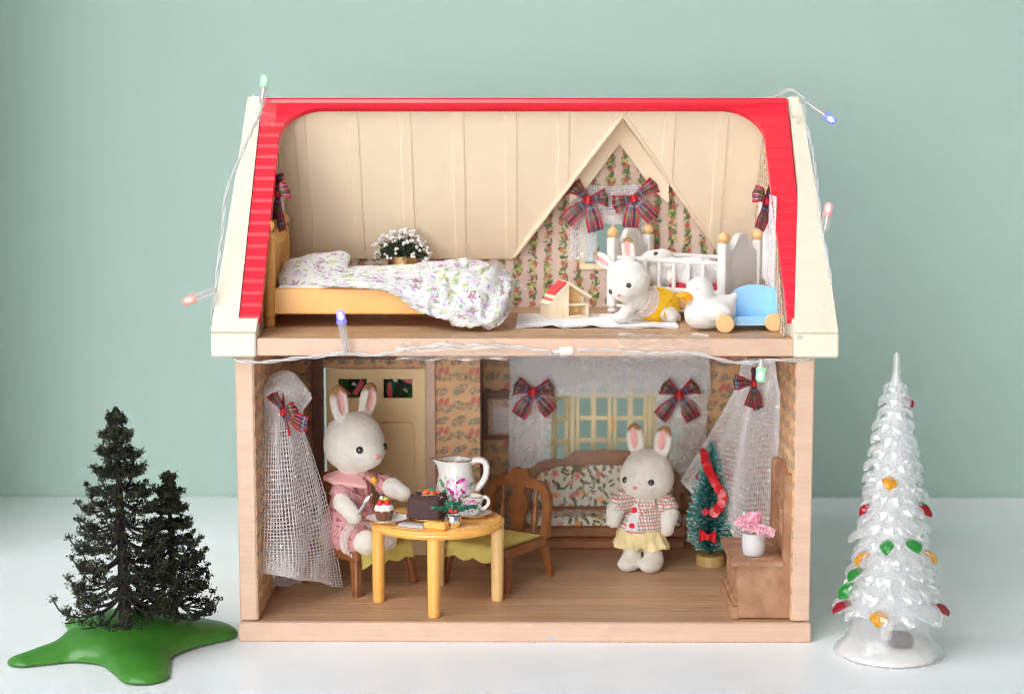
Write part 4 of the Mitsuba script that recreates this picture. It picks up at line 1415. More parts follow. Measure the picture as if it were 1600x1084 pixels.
def collar1(P):
    n0 = np.array([hc[0] - .001, hc[1] + .001, hc[2] - .0148])
    q = P - n0
    f, s_ = q @ F3, q @ S3
    z = q[:, 2] - .0012 + .34 * np.hypot(f, s_) + .0012 * np.clip(f / .01, 0, 1.5)
    r = np.hypot(f, s_)
    d = smax(np.abs(z) - .0013, r - (.0146 - .0005 * np.sin(np.arctan2(s_, f) * 6)), .0009)
    notch = np.maximum(np.abs(s_) - .18 * np.clip(f, 0, 1), -(f - .004))
    return smax(d, -notch, .0006)


m = nets(collar1, (-.110, .036, .054), (-.058, .092, .078), .0005)
add(k + '__dress__collar', m, 'pink_cloth', True)
add(k + '__dress__button', ball((-0.0755, 0.0565, 0.0657), .0017), 'yellow', True)

# fork in her paw
k = 'toy_fork'
lab(k, 'silver toy fork held by the rabbit in the pink dress', 'fork')
p0, p1 = np.array((-0.0830, 0.0415, 0.0507)), np.array((-0.0766, 0.0450, 0.0603))
d = p1 - p0
add(k + '__handle', tube([p0, p0 + .6 * d, p0 + .72 * d], [.0008, .0007, .0009], 8), 'grey_plastic', True)
m, _ = sheet(lambda u, v: p0 + d * (.70 + .34 * u[..., None]) + np.array([.8, .1, .55]) * ((v - .5) * .0042 * (1.0 - .25 * u))[..., None] + np.array([0, -1, 0]) * (.0008 * np.cos((v - .5) * 3) * u)[..., None], 9, 9, .0007)
add(k + '__head', m, 'silver', True)

# -------- the standing rabbit in the checked shirt
k = 'toy_rabbit_001'
lab(k, 'standing white toy rabbit in a checked shirt and cream shorts by the sofa', 'toy rabbit')
H = Head((0.0644, 0.1030, 0.0595), .01365, yaw=-27, pitch=1, ears=(8, 8), ear_tip=.36)
hc = H.c
yaw = -24
F3 = np.array([math.sin(math.radians(yaw)), -math.cos(math.radians(yaw)), 0])
S3 = np.array([math.cos(math.radians(yaw)), math.sin(math.radians(yaw)), 0])
neck = np.array([hc[0] - .0005, hc[1] + .0012, hc[2] - .0130])
hip = np.array([.0615, .1040, .0302])
feet = [np.array((0.0570, 0.1035, 0.0163)), np.array((0.0683, 0.1005, 0.0163))]
arms = [[np.array((0.0513, 0.1010, 0.0455)), np.array((0.0478, 0.0985, 0.0415)), np.array((0.0465, 0.0975, 0.0359))],
        [np.array((0.0743, 0.1030, 0.0437)), np.array((0.0762, 0.1005, 0.0387)), np.array((0.0748, 0.0985, 0.0313))]]


def torso2(P):
    return smin(cap(P, hip, neck, .0094, .0066), ell(P, hip + [0, 0, -.001], (.0104, .0092, .0080)), .004)


def body2(P):
    d = smin(H.sd(P), torso2(P), .0016)
    for a in arms:
        d = smin(d, smin(cap(P, a[0], a[1], .0032, .0041), cap(P, a[1], a[2], .0041, .0038), .003), .0014)
    for f, s in zip(feet, (-1, 1)):
        d = smin(d, cap(P, hip + S3 * .0052 * s - [0, 0, .006], f, .0047, .0046), .0015)
        foot = ell(P, (f[0] + F3[0] * .0042, f[1] + F3[1] * .0042, ZF + .0038), (.0056, .0092, .0042), np.stack([S3, -F3, [0, 0, 1]], 1))
        d = smin(d, foot, .0030)
    return smax(d, ZF + .0001 - P[:, 2], .0004)


flock_mesh(k, body2, (.038, .078, .008), (.088, .122, .092), .00055, H)
H.features(k, 32, .122, -.10)


def shirt2(P):
    ang = np.arctan2(P[:, 1] - hip[1], P[:, 0] - hip[0])
    z = P[:, 2]
    flare = np.clip((.0415 - z) / .012, 0, 1) * .0014
    d = torso2(P) - .0011 - flare - .00025 * np.sin(ang * 9 + z * 500)
    d = smax(d, z - (neck[2] + .0022), .0006)
    d = smax(d, (.0306 + .0006 * np.sin(ang * 4)) - z, .0006)
    for a in arms:
        ax_ = (a[1] - a[0]) / np.linalg.norm(a[1] - a[0])
        sl = cap(P, a[0] - ax_ * .002, a[0] + ax_ * .003, .0052, .0060) - .00035 * np.sin(P[:, 2] * 3000 + P[:, 0] * 1500)
        sl = smax(sl, (P - a[0]) @ ax_ - .0042, .0006)
        d = smin(d, sl, .0012)
    return d


add(k + '__shirt', nets(shirt2, (.040, .080, .022), (.086, .122, .058), .00052), 'plaid', True)


def shorts2(P):
    ang = np.arctan2(P[:, 1] - hip[1], P[:, 0] - hip[0])
    z = P[:, 2]
    fl = np.clip((.0325 - z) / .010, 0, 1)
    d1 = ell(P, hip + [0, 0, -.0030], (.0128, .0112, .0105))
    for s in (-1, 1):
        d1 = smin(d1, cap(P, hip + S3 * .0052 * s - [0, 0, .002], hip + S3 * .0078 * s - [0, 0, .0105], .0060, .0078), .0015)
    d1 = d1 - .0005 * np.sin(ang * 15 + z * 200) * fl
    d1 = smax(d1, (.0205 + .0008 * np.sin(ang * 7)) - z, .0006)
    return smax(d1, z - .0325, .0006)


add(k + '__shorts', nets(shorts2, (.040, .080, .012), (.086, .126, .034), .00052), 'shorts', True)
# placket, buttons and collar
fp = lambda z, off: np.array([hip[0], hip[1], 0]) + F3 * off + np.array([0, 0, z])  # noqa: E731


def chest(side, z):
    """point on the shirt's front at a sideways offset and height."""
    t = np.linspace(.004, .024, 300)
    P = fp(z, 0) + S3 * side + t[:, None] * F3
    return P[np.argmax(shirt2(P) > 0)]


m, _ = sheet(lambda u, v: np.array([[chest((a - .5) * .0058 - .0006, .0314 + b * .0135) + F3 * .0003 for b in v[0]] for a in u[:, 0]]), 7, 14, .0005)
add(k + '__shirt__placket', m, 'white_cloth', True)
for z in (.0340, .0418):
    p = chest(-.0006, z) + F3 * .0007
    add(k + '__shirt__button', disc(p, F3, .0016, .0009, .0), 'button_red', 30)
    add(k + '__shirt__button__rim', tube([p + F3 * .0005 + S3 * .0013 * math.cos(t) + np.array([0, 0, .0013]) * math.sin(t) for t in np.linspace(0, 2 * np.pi, 21)], .0003, 6, False), 'button_red', True) if False else None
for s in (-1, 1):
    def lapel(u, v, s=s):
        out = np.zeros(u.shape + (3,))
        for i in range(u.shape[0]):
            for j in range(u.shape[1]):
                a, b = u[i, j], v[i, j]
                side = s * (.0012 + a * .0078 + .0010 * b)
                z = neck[2] - .0010 - b * (.0062 - .0030 * a) + .0022 * a
                out[i, j] = chest(side, min(z, neck[2] + .0015)) + F3 * (.0006 + .0011 * b)
        return out
    m, _ = sheet(lapel, 9, 9, .0006)
    add(k + '__shirt__collar', m, 'plaid', True)

# -------- the crawling baby
k = 'baby_rabbit'
lab(k, 'crawling white baby rabbit toy in a yellow nappy on the white rug', 'toy rabbit')
H = Head((0.0507, 0.0540, 0.1667), .0106, yaw=-36, roll=-24, pitch=6, ears=(40, 20), ear_tip=.34)
hc = H.c
chest_, rump = np.array((0.0567, 0.0570, 0.1572)), np.array((0.0675, 0.0660, 0.1521))
hand = [np.array((0.0481, 0.0500, 0.1481)), np.array((0.0576, 0.0660, 0.1466))]
knee = [(np.array((0.0699, 0.0600, 0.1502)), np.array((0.0725, 0.0600, 0.1480)), np.array((0.0750, 0.0630, 0.1470))), (np.array((0.0670, 0.0720, 0.1485)), np.array((0.0689, 0.0720, 0.1466)), np.array((0.0723, 0.0740, 0.1457)))]
ZR = ZU + .0009


def torso3(P):
    return smin(cap(P, chest_, rump, .0062, .0078), ell(P, rump, (.0086, .0082, .0080)), .003)


def body3(P):
    d = smin(H.sd(P), torso3(P), .0022)
    for i, h_ in enumerate(hand):
        s = chest_ + np.array([-.002, -.003 + .006 * i, -.001])
        d = smin(d, cap(P, s, h_ + [0, 0, .0010], .0034, .0031), .0015)
        d = smin(d, ell(P, h_ + [-.0012, -.0004, .0004], (.0042, .0032, .0026)), .001)
    for a, b, c_ in knee:
        d = smin(d, smin(cap(P, a, b, .0040, .0035), cap(P, b, c_, .0035, .0028), .002), .0016)
    return smax(d, ZR - P[:, 2], .0003)


flock_mesh(k, body3, (.034, .036, .143), (.082, .090, .198), .0005, H)
H.features(k, 31, .125, -.06)
ax_ = (rump - chest_) / np.linalg.norm(rump - chest_)
cut_lo = chest_ + ax_ * .0028


def nappy(P):
    d = torso3(P) - .0009
    q = (P - cut_lo) @ ax_
    d = smax(d, -(q - .0022), .0005)
    for a, b, c_ in knee:
        d = smax(d, -(cap(P, a + (a - b) * .1, b + (b - a), .0043, .0040)), .0004)
    return smax(d, ZR - P[:, 2], .0003)


add(k + '__nappy', nets(nappy, (.040, .045, .143), (.082, .085, .175), .0005), 'yellow_felt', True)
lz = []
e1 = np.cross(ax_, [0, 0, 1])
e1 /= np.linalg.norm(e1)
e2 = np.cross(ax_, e1)
for j in range(4):
    pts = []
    for t in np.linspace(0, 2 * np.pi, 90):
        dd = e1 * math.cos(t) + e2 * math.sin(t)
        o = cut_lo + ax_ * (-.0022 + j * .0017 + .00045 * math.sin(t * 14 + j * 1.6))
        rs = np.linspace(.003, .014, 120)
        P = o + rs[:, None] * dd
        pts.append(P[np.argmax(torso3(P) > 0)] + dd * .0008)
    lz.append(tube(np.array(pts), .00042 if j in (0, 3) else .0003, 5, False))
for t in np.linspace(0, 2 * np.pi, 60, endpoint=False):
    pts = []
    for j in range(5):
        tt = t + .05 * (j % 2)
        dd = e1 * math.cos(tt) + e2 * math.sin(tt)
        o = cut_lo + ax_ * (-.0022 + j * .00128)
        rs = np.linspace(.003, .014, 120)
        P = o + rs[:, None] * dd
        pts.append(P[np.argmax(torso3(P) > 0)] + dd * .0008)
    lz.append(tube(np.array(pts), .00026, 5, False))
add(k + '__nappy__lace_band', cat(lz), 'lace', True)


def bib(P):
    d = torso3(P) - .0005
    q = (P - cut_lo) @ ax_
    return smax(smax(d, -(q + .0020), .0005), q - .0030, .0005)


add(k + '__nappy__band', nets(bib, (.040, .045, .143), (.082, .085, .175), .0005), 'yellow_felt', True)

# ------------------------------------------------------------------ upper room
k = 'toy_bed'
lab(k, 'ochre yellow toy bed with a slatted arched headboard against the left gable', 'bed')
fx, yf, yb_ = -.1243, .0425, .0985
post = [(.0021, 0), (.0026, .0004), (.0026, .0036), (.0020, .0046), (.0029, .0054), (.0029, .0410), (.0022, .0425), (.0029, .0440), (.0024, .0455), (.0012, .0463), (.0022, .0472), (.0030, .0490), (.0026, .0510), (.0012, .0522), (.0002, .0526)]
for y in (yf, yb_):
    add(k + '__post', lathe(post, 24, (fx, y, ZU)), 'ochre', 40)
fpost = [(.0021, 0), (.0026, .0004), (.0026, .0036), (.0020, .0046), (.0028, .0054), (.0028, .0200), (.0018, .0215), (.0004, .0218)]
for y in (yf, yb_):
    add(k + '__foot_post', lathe([(r, z * .82) for r, z in fpost], 24, (-.0185, y, ZU)), 'ochre', 40)
add(k + '__footboard', rbox(-.0196, -.0174, yf + .002, yb_ - .002, ZU + .006, ZU + .0180, .0005), 'ochre')
for y in (yf, yb_):
    add(k + '__side_rail', rbox(fx + .0022, -.0200, y - .0014, y + .0012, ZU + .0064, ZU + .0190, .0006), 'ochre')
add(k + '__slat_base', rbox(fx + .002, -.014, yf + .0014, yb_ - .0014, ZU + .0110, ZU + .0130, .0004), 'ochre')
arch = [(yf + .0025, ZU + .0425)] + [(yf + .0025 + t * (yb_ - yf - .005), ZU + .0425 + .0085 * math.sin(math.pi * t) ** .8 + .0012 * math.cos(2 * math.pi * t * 3)) for t in np.linspace(0, 1, 30)] + [(yb_ - .0025, ZU + .0385), (yf + .0025, ZU + .0385)]
add(k + '__headboard_rail', yz(Polygon(arch).buffer(0), fx - .0012, fx + .0014), 'ochre')
add(k + '__headboard_rail', rbox(fx - .0012, fx + .0014, yf + .0025, yb_ - .0025, ZU + .0100, ZU + .0150, .0005), 'ochre')
for i in range(9):
    y = yf + .0058 + i * (yb_ - yf - .0116) / 8
    add(k + '__headboard_slat', tube([(fx + .0001, y, ZU + .0148), (fx + .0001, y, ZU + .0392)], .0017, 10), 'ochre', True)

k = 'mattress'
add(k, rbox(fx + .0032, -.0145, yf + .0018, yb_ - .0018, ZU + .0131, ZU + .0200, .0015), 'white_cloth')
lab(k, 'thin white mattress mostly hidden under the floral blanket on the bed', 'mattress')


def pillow(P):
    q = (P - np.array([-.1052, .0660, .1695])) @ (Ry(-9) @ Rx(17))
    a = np.abs(q / np.array([.0178, .0200, .0054]))
    pin = 1 - .62 * np.clip((a[:, 0] ** 3 + a[:, 1] ** 3) / 2, 0, 1) ** .7
    return ((a[:, 0] ** 5 + a[:, 1] ** 5 + (a[:, 2] / pin) ** 2) ** (1 / 3.0) - 1) * .0058 + .00035 * np.sin(q[:, 0] * 420 + q[:, 1] * 300)


m = nets(pillow, (-.130, .038, .158), (-.080, .095, .186), .0007)
v = np.asarray(m.vertices)
add('pillow', m, 'duvet', True, uv=np.stack([v[:, 0] * 1.15, v[:, 1] * .8 + v[:, 2] * .8], 1))
lab('pillow', 'floral print pillow leaning against the headboard of the bed', 'pillow')

# the blanket: control rows run from the far edge over the bed and down to the floor
cols = [
    [(-0.1072, 0.0880, 0.1716), (-0.1053, 0.0720, 0.1723), (-0.1073, 0.0560, 0.1762), (-0.1045, 0.0480, 0.1740), (-0.1006, 0.0410, 0.1700), (-0.1002, 0.0395, 0.1658), (-0.0998, 0.0390, 0.1652)],
    [(-0.0902, 0.0920, 0.1700), (-0.0902, 0.0750, 0.1708), (-0.0917, 0.0580, 0.1716), (-0.0912, 0.0460, 0.1695), (-0.0900, 0.0405, 0.1669), (-0.0892, 0.0385, 0.1652), (-0.0886, 0.0380, 0.1647)],
    [(-0.0756, 0.0940, 0.1698), (-0.0735, 0.0760, 0.1701), (-0.0723, 0.0600, 0.1702), (-0.0718, 0.0460, 0.1683), (-0.0713, 0.0395, 0.1664), (-0.0705, 0.0370, 0.1645), (-0.0699, 0.0362, 0.1636)],
    [(-0.0618, 0.0940, 0.1705), (-0.0600, 0.0760, 0.1707), (-0.0590, 0.0600, 0.1702), (-0.0586, 0.0450, 0.1678), (-0.0595, 0.0385, 0.1646), (-0.0617, 0.0350, 0.1619), (-0.0641, 0.0335, 0.1623)],
    [(-0.0486, 0.0940, 0.1711), (-0.0471, 0.0760, 0.1723), (-0.0456, 0.0600, 0.1715), (-0.0455, 0.0440, 0.1679), (-0.0476, 0.0370, 0.1623), (-0.0518, 0.0335, 0.1571), (-0.0554, 0.0310, 0.1561)],
    [(-0.0368, 0.0940, 0.1718), (-0.0348, 0.0760, 0.1736), (-0.0336, 0.0600, 0.1727), (-0.0329, 0.0420, 0.1687), (-0.0352, 0.0350, 0.1606), (-0.0393, 0.0305, 0.1537), (-0.0447, 0.0270, 0.1516)],
    [(-0.0269, 0.0940, 0.1708), (-0.0245, 0.0760, 0.1730), (-0.0228, 0.0600, 0.1721), (-0.0217, 0.0400, 0.1676), (-0.0234, 0.0320, 0.1585), (-0.0269, 0.0270, 0.1504), (-0.0342, 0.0240, 0.1476)],
    [(-0.0184, 0.0920, 0.1687), (-0.0161, 0.0750, 0.1708), (-0.0139, 0.0580, 0.1698), (-0.0130, 0.0400, 0.1651), (-0.0147, 0.0310, 0.1561), (-0.0177, 0.0260, 0.1493), (-0.0238, 0.0235, 0.1459)],
    [(-0.0131, 0.0900, 0.1649), (-0.0103, 0.0740, 0.1677), (-0.0082, 0.0580, 0.1666), (-0.0078, 0.0420, 0.1618), (-0.0092, 0.0330, 0.1547), (-0.0116, 0.0270, 0.1498), (-0.0159, 0.0240, 0.1464)],
    [(-0.0091, 0.0900, 0.1603), (-0.0064, 0.0760, 0.1643), (-0.0051, 0.0620, 0.1649), (-0.0062, 0.0480, 0.1593), (-0.0074, 0.0380, 0.1535), (-0.0098, 0.0300, 0.1494), (-0.0122, 0.0255, 0.1472)],
]
SB = patch(np.transpose(np.array(cols), (1, 0, 2)))


def blanket(u, v):
    P = SB(u, v)
    q = np.stack([P[..., 0] * 130, P[..., 1] * 130, P[..., 2] * 130], -1)
    f = np.clip((u - .25) / .3, 0, 1)
    a = (meshkit.fbm(q, 3, 2) - .5) * .0050 * f + .0011 * np.sin(u * 34 + v * 6) * f * np.clip(v * 1.6, 0, 1)
    rid = np.abs(meshkit.noise(q * [.9, .6, .5] + 40, 3) - .5) * 2
    b = (.35 - np.minimum(rid, .35)) * .0060 * f
    hem = np.exp(-((v - .985) / .02) ** 2) * .0006 * np.sin(u * 150)
    n = np.array([.25, -.75, .62])
    P = P + n * (a + b + hem)[..., None]
    P[..., 2] = np.maximum(P[..., 2], ZU + .0004 + .0003 * np.sin(u * 90))
    return P


m, uv = sheet(blanket, 170, 110, .0007)
arc = uv * [.118, .088]
add('blanket', m, 'duvet', True, uv=arc)
lab('blanket', 'rumpled white floral blanket slipping off the front of the bed', 'blanket')
g = np.random.default_rng(5)
tip = np.array((-0.0073, 0.0620, 0.1646))
add('blanket__loose_thread', cat([tube(spline([tip + [0, 0, .0003], tip + [.002 + .001 * i, -.001, .0012 - .0012 * i], tip + [.0042 + .0012 * i, -.001, .0028 - .0020 * i]], 10), .00016, 5) for i in range(4)]), 'white_cloth', True)

# flowers in a golden pot behind the bed
k = 'flower_pot'
c = np.array((-0.0644, 0.1140, 0.1701))[:2]
lab(k, 'golden pot of tiny white blossoms and dark leaves behind the bed', 'potted flowers')
add(k + '__pot', lathe([(.0050, ZU), (.0056, ZU + .001), (.0072, ZU + .023), (.0079, ZU + .0290), (.0075, ZU + .0292), (.0068, ZU + .026), (.001, ZU + .0255)], 40, (*c, 0)), 'gold', 30)
g = np.random.default_rng(21)
zt = .1728
lf, bl = [], []
for i in range(230):
    a, el = g.uniform(0, 2 * np.pi), math.radians(abs(g.normal(0, 38)) + 2)
    r = g.uniform(.0085, .0150)
    tip = np.array([c[0] + r * math.cos(a) * math.cos(el) * 1.02, c[1] + .72 * r * math.sin(a) * math.cos(el), zt - .0015 + r * math.sin(el) * 1.0])
    root = np.array([c[0] + .003 * math.cos(a), c[1] + .003 * math.sin(a), zt - .003])
    mid = (root + tip) / 2 + [0, 0, .0028]
    pts = spline([root, mid, tip], 7)
    lf.append(tube(pts, np.array([.0003, .0005, .0007, .0008, .0007, .0005, .0001]), 4))
add(k + '__leaves', cat(lf), 'leaf_dark', True, kind='stuff')
for i in range(46):
    a = i * 2.39996
    el = math.radians(4 + 72 * (i / 46) ** 1.15) if i > 12 else math.radians(-10 + i * 2.2)
    r = g.uniform(.0138, .0158)
    q = np.array([c[0] + r * math.cos(a) * math.cos(el), c[1] + .72 * r * math.sin(a) * math.cos(el), zt - .0010 + r * math.sin(el) * 1.0])
    for j in range(g.integers(3, 7)):
        bl.append(ball(q + g.normal(0, .00095, 3), g.uniform(.0006, .00085), 1))
add(k + '__blossoms', cat(bl), 'cream_white', True, kind='stuff')

# ---- cot
k = 'toy_cot'
lab(k, 'white toy cot with wooden ball finials and a drawer, beside the dormer', 'cot')
Rc, oc = Rz(-38), np.array([.0456, .1030, ZU])
Lc, Dc = .0670, .0325
put = lambda m: placed(m, Rc, oc)  # noqa: E731
for x in (0, Lc):
    for y in (0, Dc):
        add(k + '__post', put(rbox(x - .0024, x + .0024, y - .0024, y + .0024, .0034, .0395, .0006)), 'white_plastic')
        add(k + '__foot', put(ball((x, y, .0017), (.0027, .0027, .0018))), 'white_plastic', True)
        add(k + '__finial', put(ball((x, y, .0420), .0030, 3)), 'tan_wood', True)
    ys = np.linspace(0, 1, 40)
    topz = .0345 + .0082 * np.exp(-((ys - .5) / .30) ** 4) + .001 * np.sin(ys * np.pi)
    pl = Polygon([(.0026, .0040)] + [(.0026 + a * (Dc - .0052), z) for a, z in zip(ys, topz)] + [(Dc - .0026, .0040)])
    add(k + '__end_panel', put(yz(pl, x - .0014, x + .0014)), 'white_plastic')
    add(k + '__end_panel__arch', put(yz(LineString([(.0026 + a * (Dc - .0052), z - .0016) for a, z in zip(ys[8:32], topz[8:32])]).buffer(.0006), x - .0018, x + .0018)), 'white_plastic')
for y in (0, Dc):
    add(k + '__top_rail', put(rbox(.0029, Lc - .0029, y - .0012, y + .0012, .0282, .0304, .0005)), 'white_plastic')
    add(k + '__bottom_rail', put(rbox(.0029, Lc - .0029, y - .0013, y + .0013, .0132, .0158, .0005)), 'white_plastic')
    for i in range(6):
        x = .0029 + (Lc - .0058) * (i + 1) / 7
        add(k + '__slat', put(tube([(x, y, .0156), (x, y, .0284)], .0011, 10)), 'white_plastic', True)
add(k + '__base_board', put(rbox(.0029, Lc - .0029, .0014, Dc - .0014, .0118, .0131, .0003)), 'white_plastic')
add(k + '__apron', put(rbox(.0029, Lc - .0029, -.0010, .0012, .0036, .0052, .0004)), 'white_plastic')
add(k + '__drawer', put(rbox(.0060, Lc - .0110, -.0012, .0200, .0056, .0124, .0005)), 'tan_wood')
add(k + '__apron', put(rbox(Lc - .0108, Lc - .0029, -.0010, .0012, .0053, .0131, .0004)), 'white_plastic')

k = 'baby_rabbit_001'
lab(k, 'white baby rabbit toy lying on its back in the cot', 'toy rabbit')
hb = oc + Rc @ np.array([.0185, .0125, .0240])
H = Head(hb, .0100, yaw=-78, roll=0, pitch=0, ears=(10, 10), ear_tip=.3)
H.R = Rc @ Ry(-82) @ Rz(0) @ np.eye(3)
H.R = Rc @ np.stack([np.array([0, 1, 0]), np.array([-.35, 0, -.94]), np.array([-.94, 0, .35])], 1)
bb, be = oc + Rc @ np.array([.0280, .0125, .0225]), oc + Rc @ np.array([.0460, .0125, .0215])
arm = (oc + Rc @ np.array([.0310, .0075, .0235]), oc + Rc @ np.array([.0340, .0045, .0200]))


def body4(P):
    d = smin(H.sd(P), cap(P, bb, be, .0064, .0068), .002)
    return smin(d, cap(P, *arm, .0030, .0030), .0015)


flock_mesh(k, body4, hb - [.024, .030, .0165], hb + [.042, .016, .018], .0006, H)
H.features(k, 33, .125)


def gown(P):
    d = smin(cap(P, bb + (be - bb) * .1, be, .0074, .0084), cap(P, be, be + (be - bb) * .3, .0084, .0070), .002)
    return d - .0005 * np.sin(P[:, 0] * 900 + P[:, 1] * 500) - .0003 * np.sin(P[:, 1] * 1700)


add(k + '__gown', nets(gown, bb - [.012, .024, .012], bb + [.044, .012, .014], .0006), 'white_cloth', True)
k = 'cot_cushion'
m = put(rbox(.0330, Lc - .0045, .0016, Dc - .0030, .0132, .0178, .0012))
add(k, m, 'red_cloth')
lab(k, 'dark red cushion under the baby lying in the cot', 'cushion')

# ---- toys on the floor
rug_o = [(-0.0043, 0.0376, 0.1445), (-0.0026, 0.0960, 0.1448)]
def rug(u, v):
    x0 = -.0044 + .0010 * v
    P = np.stack([x0 + u * .0790, .0372 + v * .0590, np.full_like(u, ZU + .0004)], -1)
    wave = .0016 * np.exp(-((u - .22) / .05) ** 2) + .0013 * np.exp(-((u - .47) / .045) ** 2) + .0005 * np.sin(u * 13) ** 2
    P[..., 2] += wave * np.exp(-v * 5)
    P[..., 1] += .0014 * np.sin(u * 17) * (1 - v) + .0008 * np.sin(u * 9 + 1) * v
    return P


m, _ = sheet(rug, 90, 40, .0007)
add('rug', m, 'white_cloth', True)
lab('rug', 'thin white cloth rug with a wavy front edge on the upper floor', 'rug')

k = 'toy_house'
lab(k, 'tiny cream and red toy house on the white rug', 'toy house')
hp = lambda m: placed(m, Rz(20), (.0198, .0800, ZU + .0009), .90)  # noqa: E731
left = Polygon([(-.0118, 0), (-.0005, 0), (-.0005, .0125), (.0016, .0185), (-.0008, .0185), (-.0080, .0120), (-.0080, .0098), (-.0118, .0078)])
left = Polygon([(-.0118, 0), (.0002, 0), (.0002, .0190), (-.0080, .0110), (-.0080, .0100), (-.0118, .0074)])
add(k + '__front_block', hp(xz(left, -.0075, .0062)), 'cream_panel')
add(k + '__floor', hp(rbox(.0003, .0122, -.0074, .0062, 0, .0012, .0002)), 'cream_panel')
add(k + '__shelf', hp(rbox(.0003, .0122, -.0074, .0062, .0068, .0078, .0002)), 'cream_panel')
add(k + '__back_wall', hp(xz(Polygon([(.0003, .0013), (.0120, .0013), (.0120, .0118), (.0003, .0188)]), .0048, .0061)), 'door_cream')
add(k + '__side_wall', hp(rbox(.0110, .0122, -.0074, .0047, .0013, .0067, .0002)), 'cream_panel')
add(k + '__side_wall', hp(rbox(.0108, .0120, .0000, .0047, .0079, .0116, .0002)), 'cream_panel')
slab = Polygon([(.0002, .0204), (.0138, .0120), (.0132, .0108), (.0002, .0188)])
add(k + '__roof', hp(xz(slab, -.0080, .0066)), 'cream_panel')
slab = Polygon([(.0002, .0204), (.0002, .0188), (-.0088, .0104), (-.0096, .0116)])
add(k + '__roof', hp(xz(slab, -.0080, .0066)), 'cream_panel')
dd = np.array([-.0098, 0, -.0088]) / math.hypot(.0098, .0088)
nn = np.array([-dd[2] * -1, 0, 0])
for (t0, t1, o) in ((.0012, .0115, (.0002, .0206)), (.0006, .0040, (-.0082, .0104))):
    n2 = np.array([dd[2], 0, -dd[0]]) * (1 if -dd[0] > 0 else -1)
    pl = np.array([[o[0] + dd[0] * t, o[1] + dd[2] * t] for t in (t0, t1)])
    q = Polygon([pl[0], pl[1], pl[1] + [n2[0] * .0007, n2[2] * .0007], pl[0] + [n2[0] * .0007, n2[2] * .0007]])
    add(k + '__roof__red_panel', hp(xz(q, -.0070, .0056)), 'red')
slab = Polygon([(-.0080, .0110), (-.0080, .0099), (-.0118, .0073), (-.0128, .0080)])
add(k + '__porch_roof', hp(xz(slab, -.0078, .0064)), 'cream_panel')
q = LineString([(-.0078, .0045), (-.0078, .0055), (-.0068, .0068), (-.0048, .0068), (-.0038, .0055), (-.0038, .0005)]).buffer(.0003)
add(k + '__front_block__door_line', hp(xz(q, -.0079, -.0074)), 'door_cream')

k = 'duck_cart'
lab(k, 'white toy duck with yellow beak pulling a blue seat cart on wooden wheels', 'toy duck cart')
dc = np.array([.0882, .0315, ZU])


def duck(P):
    q = P - dc
    d = ell(q, (0.0010, 0, .0090), (.0118, .0092, .0076))
    d = smin(d, ell(q, (-.0030, 0, .0062), (.0080, .0085, .0062)), .003)
    d = smin(d, cap(q, (-.0030, 0, .0100), (-.0040, 0, .0175), .0066, .0046), .003)
    d = smin(d, ell(q, (-.0042, 0, .0190), (.0068, .0064, .0066)), .0015)
    d = smin(d, cap(q, (.0070, 0, .0110), (.0128, 0, .0168), .0055, .0014), .004)
    wing = ell(q, (.0030, -.0085, .0098), (.0072, .0020, .0046))
    d = smin(d, wing, .0012)
    return smax(d, .0010 - q[:, 2], .0008)


add(k + '__body', nets(duck, dc - [.016, .012, 0], dc + [.018, .012, .029], .0005), 'white_plastic', True)


def beak(P):
    q = (P - dc - np.array([-.0108, -.0034, .0166])) @ Rz(28)
    d = ell(q, (-.0014, 0, .0005), (.0042, .0034, .0018))
    return smin(d, ell(q, (0, 0, -.0008), (.0034, .0034, .0015)), .0006)


add(k + '__beak', nets(beak, dc + [-.0180, -.0105, .0130], dc + [-.0060, .0020, .0205], .00035), 'beak_orange', True)
for sy, ex in ((-1, -.0022),):
    add(k + '__eye', ball(dc + [-.0058, -.0061, .0205], .00062), 'grey_plastic', True)
for x, y in ((.0950, .0190), (.0950, .0440), (.1190, .0250), (.1190, .0480)):
    m = lathe([(.0008, -.0015), (.0039, -.0015), (.0044, -.0010), (.0044, .0010), (.0039, .0015), (.0008, .0015)], 36)
    add(k + '__wheel', placed(m, Rx(90), (x, y, ZU + .0045)), 'tan_wood', 40)
for x, y0, y1 in ((.0950, .0205, .0430), (.1190, .0262, .0468)):
    add(k + '__axle', tube([(x, y0, ZU + .0045), (x, y1, ZU + .0045)], .0008, 8), 'grey_plastic')
cx0, cx1, cy0, cy1 = .1000, .1222, .0268, .0468
flr = rrect(cx0, cx1, cy0, cy1, .002)
m = extrude(flr, .0022)
m.apply_translation((0, 0, ZU + 0.0028))
add(k + '__seat', m, 'blue_plastic')
far = Polygon(np.vstack([[(cx0, ZU + 0.0033), (cx1, ZU + 0.0033), (cx1, ZU + 0.0193)], spline([(cx1 - .003, ZU + 0.0195), (cx0 + .006, ZU + 0.0195), (cx0 + .0022, ZU + 0.0173), (cx0, ZU + 0.0128)], 16)]))
add(k + '__seat_back', xz(far.buffer(.0004).buffer(-.0002), cy1 - .0016, cy1 + .0002), 'blue_plastic', 40)
sd = Polygon(np.vstack([spline([(cy1, ZU + 0.0193), (cy1 - .0085, ZU + 0.0191), (cy1 - .0122, ZU + 0.0163), (cy0 + .0040, ZU + 0.0098), (cy0 + .0006, ZU + 0.0086)], 24), [(cy0 + .0004, ZU + 0.0030), (cy1, ZU + 0.0030)]]))
add(k + '__side', yz(sd, cx1 - .0016, cx1 + .0003), 'blue_plastic', 40)
